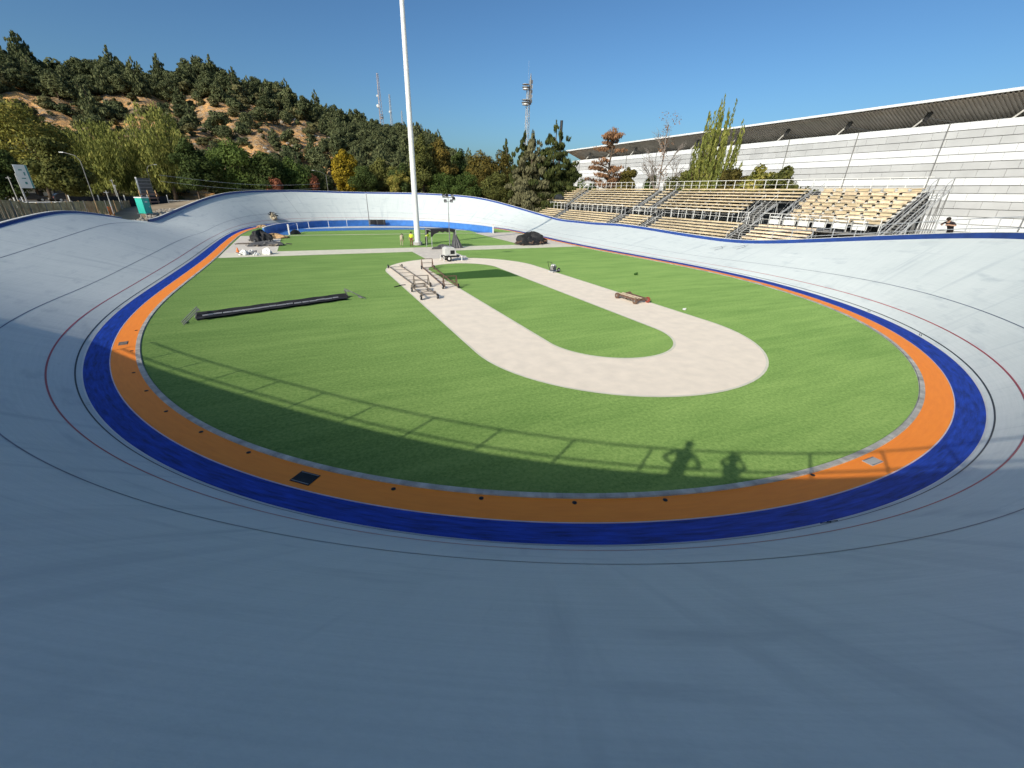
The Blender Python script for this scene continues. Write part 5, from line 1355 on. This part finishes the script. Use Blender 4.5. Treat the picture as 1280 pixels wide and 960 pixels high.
TR = [
 ('a', -53.8, 59.6, 2.9, 16.2, 14.9, 'broad', 'yg', 'broad yellow green tree at the far left edge above the parked cars'),
 ('b', -47.6, 30.3, 2.9, 7.6, 6.3, 'broad', 'dk', 'dark tree behind the white banner at the left edge'),
 ('c', -47.5, 47.9, 2.9, 10.0, 8.7, 'broad', 'ol', 'olive green tree between the banner and the left willow'),
 ('A', -50.5, 84.0, 2.9, 15.6, 16.6, 'willow', 'yg2', 'wide yellow green willow, largest crown right of the banner'),
 ('B', -39.5, 83.5, 2.9, 19.6, 15.4, 'willow', 'yg2', 'taller green willow just right of the widest willow'),
 ('d', -30.5, 57.3, 2.9, 11.7, 8.5, 'broad', 'dk', 'dark green tree right behind the curved street lamp'),
 ('e', -24.1, 62.1, 2.9, 12.6, 12.5, 'broad', 'md', 'wide round green tree left of the red bushes'),
 ('f', -18.0, 56.5, 2.9, 10.2, 9.8, 'broad', 'dk', 'dark tree directly above the smaller red bush'),
 ('g', -13.2, 64.7, 2.9, 9.8, 9.6, 'broad', 'md', 'mid green tree between the two red bushes'),
 ('h', -9.6, 72.6, 2.9, 8.8, 10.7, 'broad', 'dk', 'low dark tree left of the yellow tree behind the lamp arm'),
 ('y', -2.0, 58.1, 2.9, 11.6, 7.4, 'broad', 'ye', 'bright golden yellow tree behind the far rim'),
 ('i', 0.9, 50.8, 2.9, 8.2, 8.0, 'broad', 'dk', 'dark tree touching the right side of the yellow tree'),
 ('j', 8.2, 70.8, 2.9, 11.2, 9.2, 'broad', 'ol', 'olive tree behind, left of the tall white pole'),
 ('k', 8.7, 51.9, 2.9, 7.7, 6.3, 'broad', 'yg', 'small yellow green tree just left of the tall white pole'),
 ('l', 16.5, 60.9, 2.5, 16.3, 8.6, 'broad', 'ol', 'tall olive tree immediately right of the white pole'),
 ('m', 21.8, 63.5, 2.5, 16.4, 9.2, 'broad', 'br', 'tall rusty orange oak right of the white pole'),
 ('n', 29.4, 69.5, 2.5, 14.6, 8.6, 'broad', 'dk', 'dark tree filling the dip right of the rusty oak'),
 ('o', 31.7, 61.1, 2.3, 14.1, 11.4, 'broad', 'br', 'brown green tree left one of the rusty pair before the conifers'),
 ('p', 38.5, 63.8, 2.3, 14.7, 9.8, 'broad', 'br', 'brown green tree right one of the rusty pair before the conifers'),
 ('q', 49.1, 83.1, 2.3, 19.5, 4.8, 'conifer', 'con', 'small pointed conifer top above the rusty trees'),
 ('r', 35.9, 44.2, 2.0, 17.2, 9.5, 'conifer', 'con', 'dark pointed conifer under the telecom tower'),
 ('s', 33.9, 36.4, 2.0, 16.4, 10.5, 'conifer', 'dry', 'dry grey branched conifer at the left end of the grandstand'),
 ('t', 40.6, 38.5, 2.0, 19.0, 14.5, 'conifer', 'con', 'largest dark conifer with layered boughs beside the grandstand'),
 ('u', 17.2, 46.9, 2.3, 8.0, 9.5, 'broad', 'md', 'green low tree behind the far rim right of the pole'),
 ('v', 23.0, 47.3, 2.3, 8.5, 8.5, 'broad', 'md', 'green low tree behind the far rim under the rusty trees'),
 ('w', 29.9, 46.4, 2.2, 8.8, 8.5, 'broad', 'ol', 'olive low tree behind the tan rail fence'),
 ('x', 46.5, 41.5, 2.0, 11.6, 6.4, 'broad', 'dk', 'dark low tree between the big conifer and the white hall'),
 ('z', 48.8, 28.9, 1.0, 18.8, 9.5, 'sparse_conifer', 'deadc', 'dead brown conifer with flat layered boughs before the hall'),
 ('1', 46.9, 34.0, 1.0, 9.7, 5.2, 'bush', 'md', 'green bushy tree above the left end of the back rail'),
 ('2', 50.2, 24.6, 1.0, 10.9, 6.8, 'broad', 'br', 'rusty green bushy tree right of the dead brown conifer'),
 ('3', 51.0, 3.9, 1.0, 20.8, 9.8, 'poplar', 'pop', 'upright green poplar with spiky leaning tips behind the stand'),
 ('4', 48.6, 5.4, 1.0, 10.2, 6.2, 'broad', 'ol', 'dense olive bush at the foot of the poplar'),
 ('5', 50.7, -1.3, 1.0, 9.9, 7.5, 'broad', 'br', 'rusty bush right of the poplar foot'),
 ('6', 51.0, -5.2, 1.0, 10.3, 7.2, 'broad', 'yg', 'yellowish bush top in the middle of the right bush row'),
 ('7', 51.2, -9.4, 1.0, 9.9, 6.8, 'broad', 'ol', 'olive bush top near the right end of the bush row'),
 ('8', 49.9, -14.6, 1.0, 7.9, 3.2, 'bush', 'ol', 'small bush alone at the end of the yellow benches'),
 ('9', -17.0, 46.6+8, 2.9, 5.6, 5.0, 'bush', 'rd', 'smaller rounded reddish bush behind the far rim'),
 ('0', -9.8, 46.6+9, 2.9, 6.3, 6.2, 'bush', 'rd', 'wider reddish bush behind the far rim beside the lamp'),
 ('11', 50.5, 17.5, 1.0, 9.2, 3.8, 'bush', 'md', 'small green bush left of the bare tree foot'),
 ('12', 50.2, 12.3, 1.0, 9.0, 4.0, 'bush', 'ol', 'small olive bush right of the bare tree foot'),
 ('13', -47.5, 100.0, 2.9, 12.0, 11.0, 'broad', 'dk', 'dark tree standing behind the two willows'),
 ('14', 11.5, 60.0, 2.9, 9.5, 9.0, 'broad', 'dk', 'shadowy tree behind the small yellow green one'),
]
RIM = rim()
def outside(x, y, w):
    k = int(np.argmin((RIM[:, 0]-x)**2+(RIM[:, 1]-y)**2)); d = (x-RIM[k][0])*V['nx'][k]+(y-RIM[k][1])*V['ny'][k]
    return d > 2.5+w*.45
for k, (c_, x, y, z, h, w, kind, lm, lab) in enumerate(TR):
    f = 1.0
    while not outside(-13.16+(x+13.16)*f, -53.35+(y+53.35)*f, w*f) and f < 1.6: f += .02
    h = 6.29+(z+h-6.29)*f-z; x = -13.16+(x+13.16)*f; y = -53.35+(y+53.35)*f; w *= f
    nl = {'willow': 15000, 'poplar': 26000, 'conifer': 17000, 'sparse_conifer': 6500, 'bush': 4500}.get(kind, 11000)
    sz = {'willow': .15, 'poplar': .14, 'conifer': .24, 'sparse_conifer': .15}.get(kind, .23 if h > 9 else .17)
    tree({'willow': 'willow_tree', 'poplar': 'poplar_tree', 'conifer': 'conifer_tree', 'sparse_conifer': 'dead_conifer', 'bush': 'bush'}.get(kind, 'broadleaf_tree'), lab, (x, y, z-.3), h+.3, w, kind, LM[lm], 100+k*7, nl, sz)
bare_tree('bare_tree', 'tall bare grey tree in front of the white hall left of the poplar', (49.4, 14.1, .8), 19.9, 6, 5, LM['deadc'])
bare_tree('bare_tree', 'smaller bare grey tree just right of the tall bare one', (53.3, 14.0, .8), 13.5, 5, 9)

# woods on the hill: a few kinds, then copies
def proto(kind, h, w, lm, seed, n, size): 
    return tree({'bush': 'hill_bush', 'conifer': 'hill_pine'}.get(kind, 'hill_tree'), 'x', (0, 0, -500), h, w, kind, LM[lm], seed, n, size)
prot_t = [proto('broad', 11, 11, 'hill', 900, 2600, .42), proto('broad', 12, 9.5, 'hill', 901, 2600, .42), proto('broad', 10, 12, 'hill', 902, 2600, .42), proto('conifer', 15, 7.5, 'hill', 903, 2400, .42), proto('conifer', 13, 8.5, 'hill', 904, 2400, .42)]
prot_b = [proto('bush', 3.6, 5, 'hill2', 910, 1100, .32), proto('bush', 4.2, 6, 'hill', 911, 1200, .34), proto('bush', 2.8, 4.2, 'hill2', 912, 1000, .3)]
kids = {o_: KIDS(o_) for o_ in prot_t+prot_b}
def place(pr, loc, s, rz, label, cat, group):
    c = pr.copy(); COL.objects.link(c)
    c.location = loc; c.scale = s; c.rotation_euler = (0, 0, rz); c['label'] = label; c['group'] = group; c['category'] = cat
    for ch in kids[pr]:
        d = ch.copy(); COL.objects.link(d); d.parent = c
    return c
RT = random.Random(3)
def cover(a, t):
    """(tree density, bush density) at azimuth a and slope fraction t"""
    lo = float(np.interp(a, [-22, -15, -5, 2, 6, 9], [.34, .18, .12, .10, .06, .0])); hi = float(np.interp(a, [-22, -14, -5, 1, 5, 8, 10, 11], [.66, .74, .80, .77, .63, .43, .10, .0]))
    if a > 10.5: return 1., .1
    if t > hi: return 1., .8
    if t < lo: return .3, .7
    return .03, 1.
pl = []; tries = 0; nt_ = 0; np_ = 0
while (nt_ < 296 or np_ < 190) and tries < 60000:
    tries += 1
    a = RT.uniform(-24, 20.5); t_ = RT.random()**.85; r_ = R0+(R1-R0)*t_
    if t_ > .93: r_ = R1-RT.uniform(0, 10)
    if RT.random() > cover(a, t_)[0]: continue
    x, y, z = hpos(a, r_)
    if any((x-p_[0])**2+(y-p_[1])**2 < (3.8 if t_ > .6 else 4.8)**2 for p_ in pl): continue
    pine = RT.random() < (.45 if a > 3 else .25)
    if (pine and np_ >= 190) or (not pine and nt_ >= 296): continue
    pl.append((x, y))
    ridge = t_ > .85
    pr = RT.choice(prot_t[3:] if pine else prot_t[:3])
    s = RT.uniform(.58, 1.0)*.88
    place(pr, (x, y, z-.6), (s*1.1, s*1.1, s*RT.uniform(.85, 1.15)), RT.uniform(0, 6.28), 'dark pointed conifer in the woods covering the hill' if pine else 'dark round crowned tree in the woods covering the hill', 'tree', 'conifers on the hill' if pine else 'round crowned trees on the hill')
    if pine: np_ += 1
    else: nt_ += 1
# special skyline trees
for a, s, kd, lab in ((-18.4, 1.25, 4, 'tall layered pine on the skyline at the far left of the hill'), (-12.9, .9, 3, 'small pointed pine alone on the left skyline'), (-6.3, .95, 1, 'umbrella shaped tree rising over the middle of the ridge'), (-19.9, 1.0, 4, 'dark pine at the left picture edge on the ridge'), (3.6, .9, 3, 'conifer standing proud on the ridge slope left of the radio masts'), (7.6, .95, 1, 'round tree on the ridge just left of the radio masts')):
    x, y, z = hpos(a, R1-2); place(prot_t[kd], (x, y, z-.5), (s, s, s), a, lab, 'tree', 'skyline trees of the hill')
nb = 0
while nb < 285:
    a = RT.uniform(-24, 10); t_ = RT.random(); r_ = R0+(R1-R0)*t_
    if RT.random() > cover(a, t_)[1]*.9: continue
    up_ = cover(a, t_)[0] > .9
    x, y, z = hpos(a, r_); s = RT.uniform(.4, .7) if RT.random() < .35 else RT.uniform(.7, 1.5)
    if up_: s = RT.uniform(1.5, 2.2)
    place(RT.choice(prot_b), (x, y, z-.3), (s, s, s*RT.uniform(.7, 1.1)), RT.uniform(0, 6.28), 'scrubby bush growing on the dry hillside below the ridge', 'bush', 'bushes on the dry hillside'); nb += 1
for o_ in list(kids):
    for ch in kids[o_]: bpy.data.objects.remove(ch)
    bpy.data.objects.remove(o_)

# ------------------------------------------------------------------ camera, sun, sky
cam = bpy.data.cameras.new('camera'); co = bpy.data.objects.new('camera', cam); COL.objects.link(co)
F_ = Vector((0.39878342, 0.81891304, -0.41273869)); Rt = Vector((0.90349148, -0.42794101, 0.02386727)); U_ = Vector((0.15708259, 0.38242376, 0.91053672))
Mx = Matrix((Rt, U_, -F_)).transposed().to_4x4(); Mx.translation = Vector((-13.155753841536495, -53.34934255563435, 6.286672384039945))
co.matrix_world = Mx
cam.sensor_width = 36; cam.lens = 523.730576519829/1280*36; cam.clip_start = .05; cam.clip_end = 9000
scn.camera = co
SUN_EL, SUN_AZ = 28.97, 57.92+180
ld = Vector((0.74132205, 0.46460826, -0.48433539))
sun = bpy.data.lights.new('sun', 'SUN'); sun.energy = 2.02; sun.angle = rad(.53); sun.color = (1, .90, .755)
so = bpy.data.objects.new('sun', sun); COL.objects.link(so); so.rotation_euler = ld.to_track_quat('-Z', 'Y').to_euler(); so.location = (-40, -60, 60)
w = bpy.data.worlds.new('World'); scn.world = w; w.use_nodes = True; nt = w.node_tree
bg = nt.nodes['Background']; sky = nt.nodes.new('ShaderNodeTexSky'); sky.sky_type = 'NISHITA'; sky.sun_disc = False
sky.sun_elevation = rad(SUN_EL); sky.sun_rotation = rad(SUN_AZ); sky.altitude = 600; sky.air_density = 1.0; sky.dust_density = 4.0; sky.ozone_density = 6.0
gm = nt.nodes.new('ShaderNodeGamma'); gm.inputs[1].default_value = 1.32; vs_ = nt.nodes.new('ShaderNodeVectorMath'); vs_.operation = 'MULTIPLY'; vs_.inputs[1].default_value = (.375, .39, .33)
nt.links.new(sky.outputs[0], gm.inputs[0]); nt.links.new(gm.outputs[0], vs_.inputs[0]); nt.links.new(vs_.outputs[0], bg.inputs['Color']); bg.inputs['Strength'].default_value = .119
scn.view_settings.view_transform = 'Standard'; scn.view_settings.look = 'None'; scn.view_settings.exposure = 1.02; scn.view_settings.gamma = 1
scn.view_settings.use_curve_mapping = False
scn.cycles.max_bounces = 6; scn.cycles.diffuse_bounces = 3; scn.cycles.glossy_bounces = 2; scn.cycles.transmission_bounces = 2; scn.cycles.transparent_max_bounces = 4
scn.cycles.use_denoising = True
scn.render.resolution_x = 1024; scn.render.resolution_y = 768
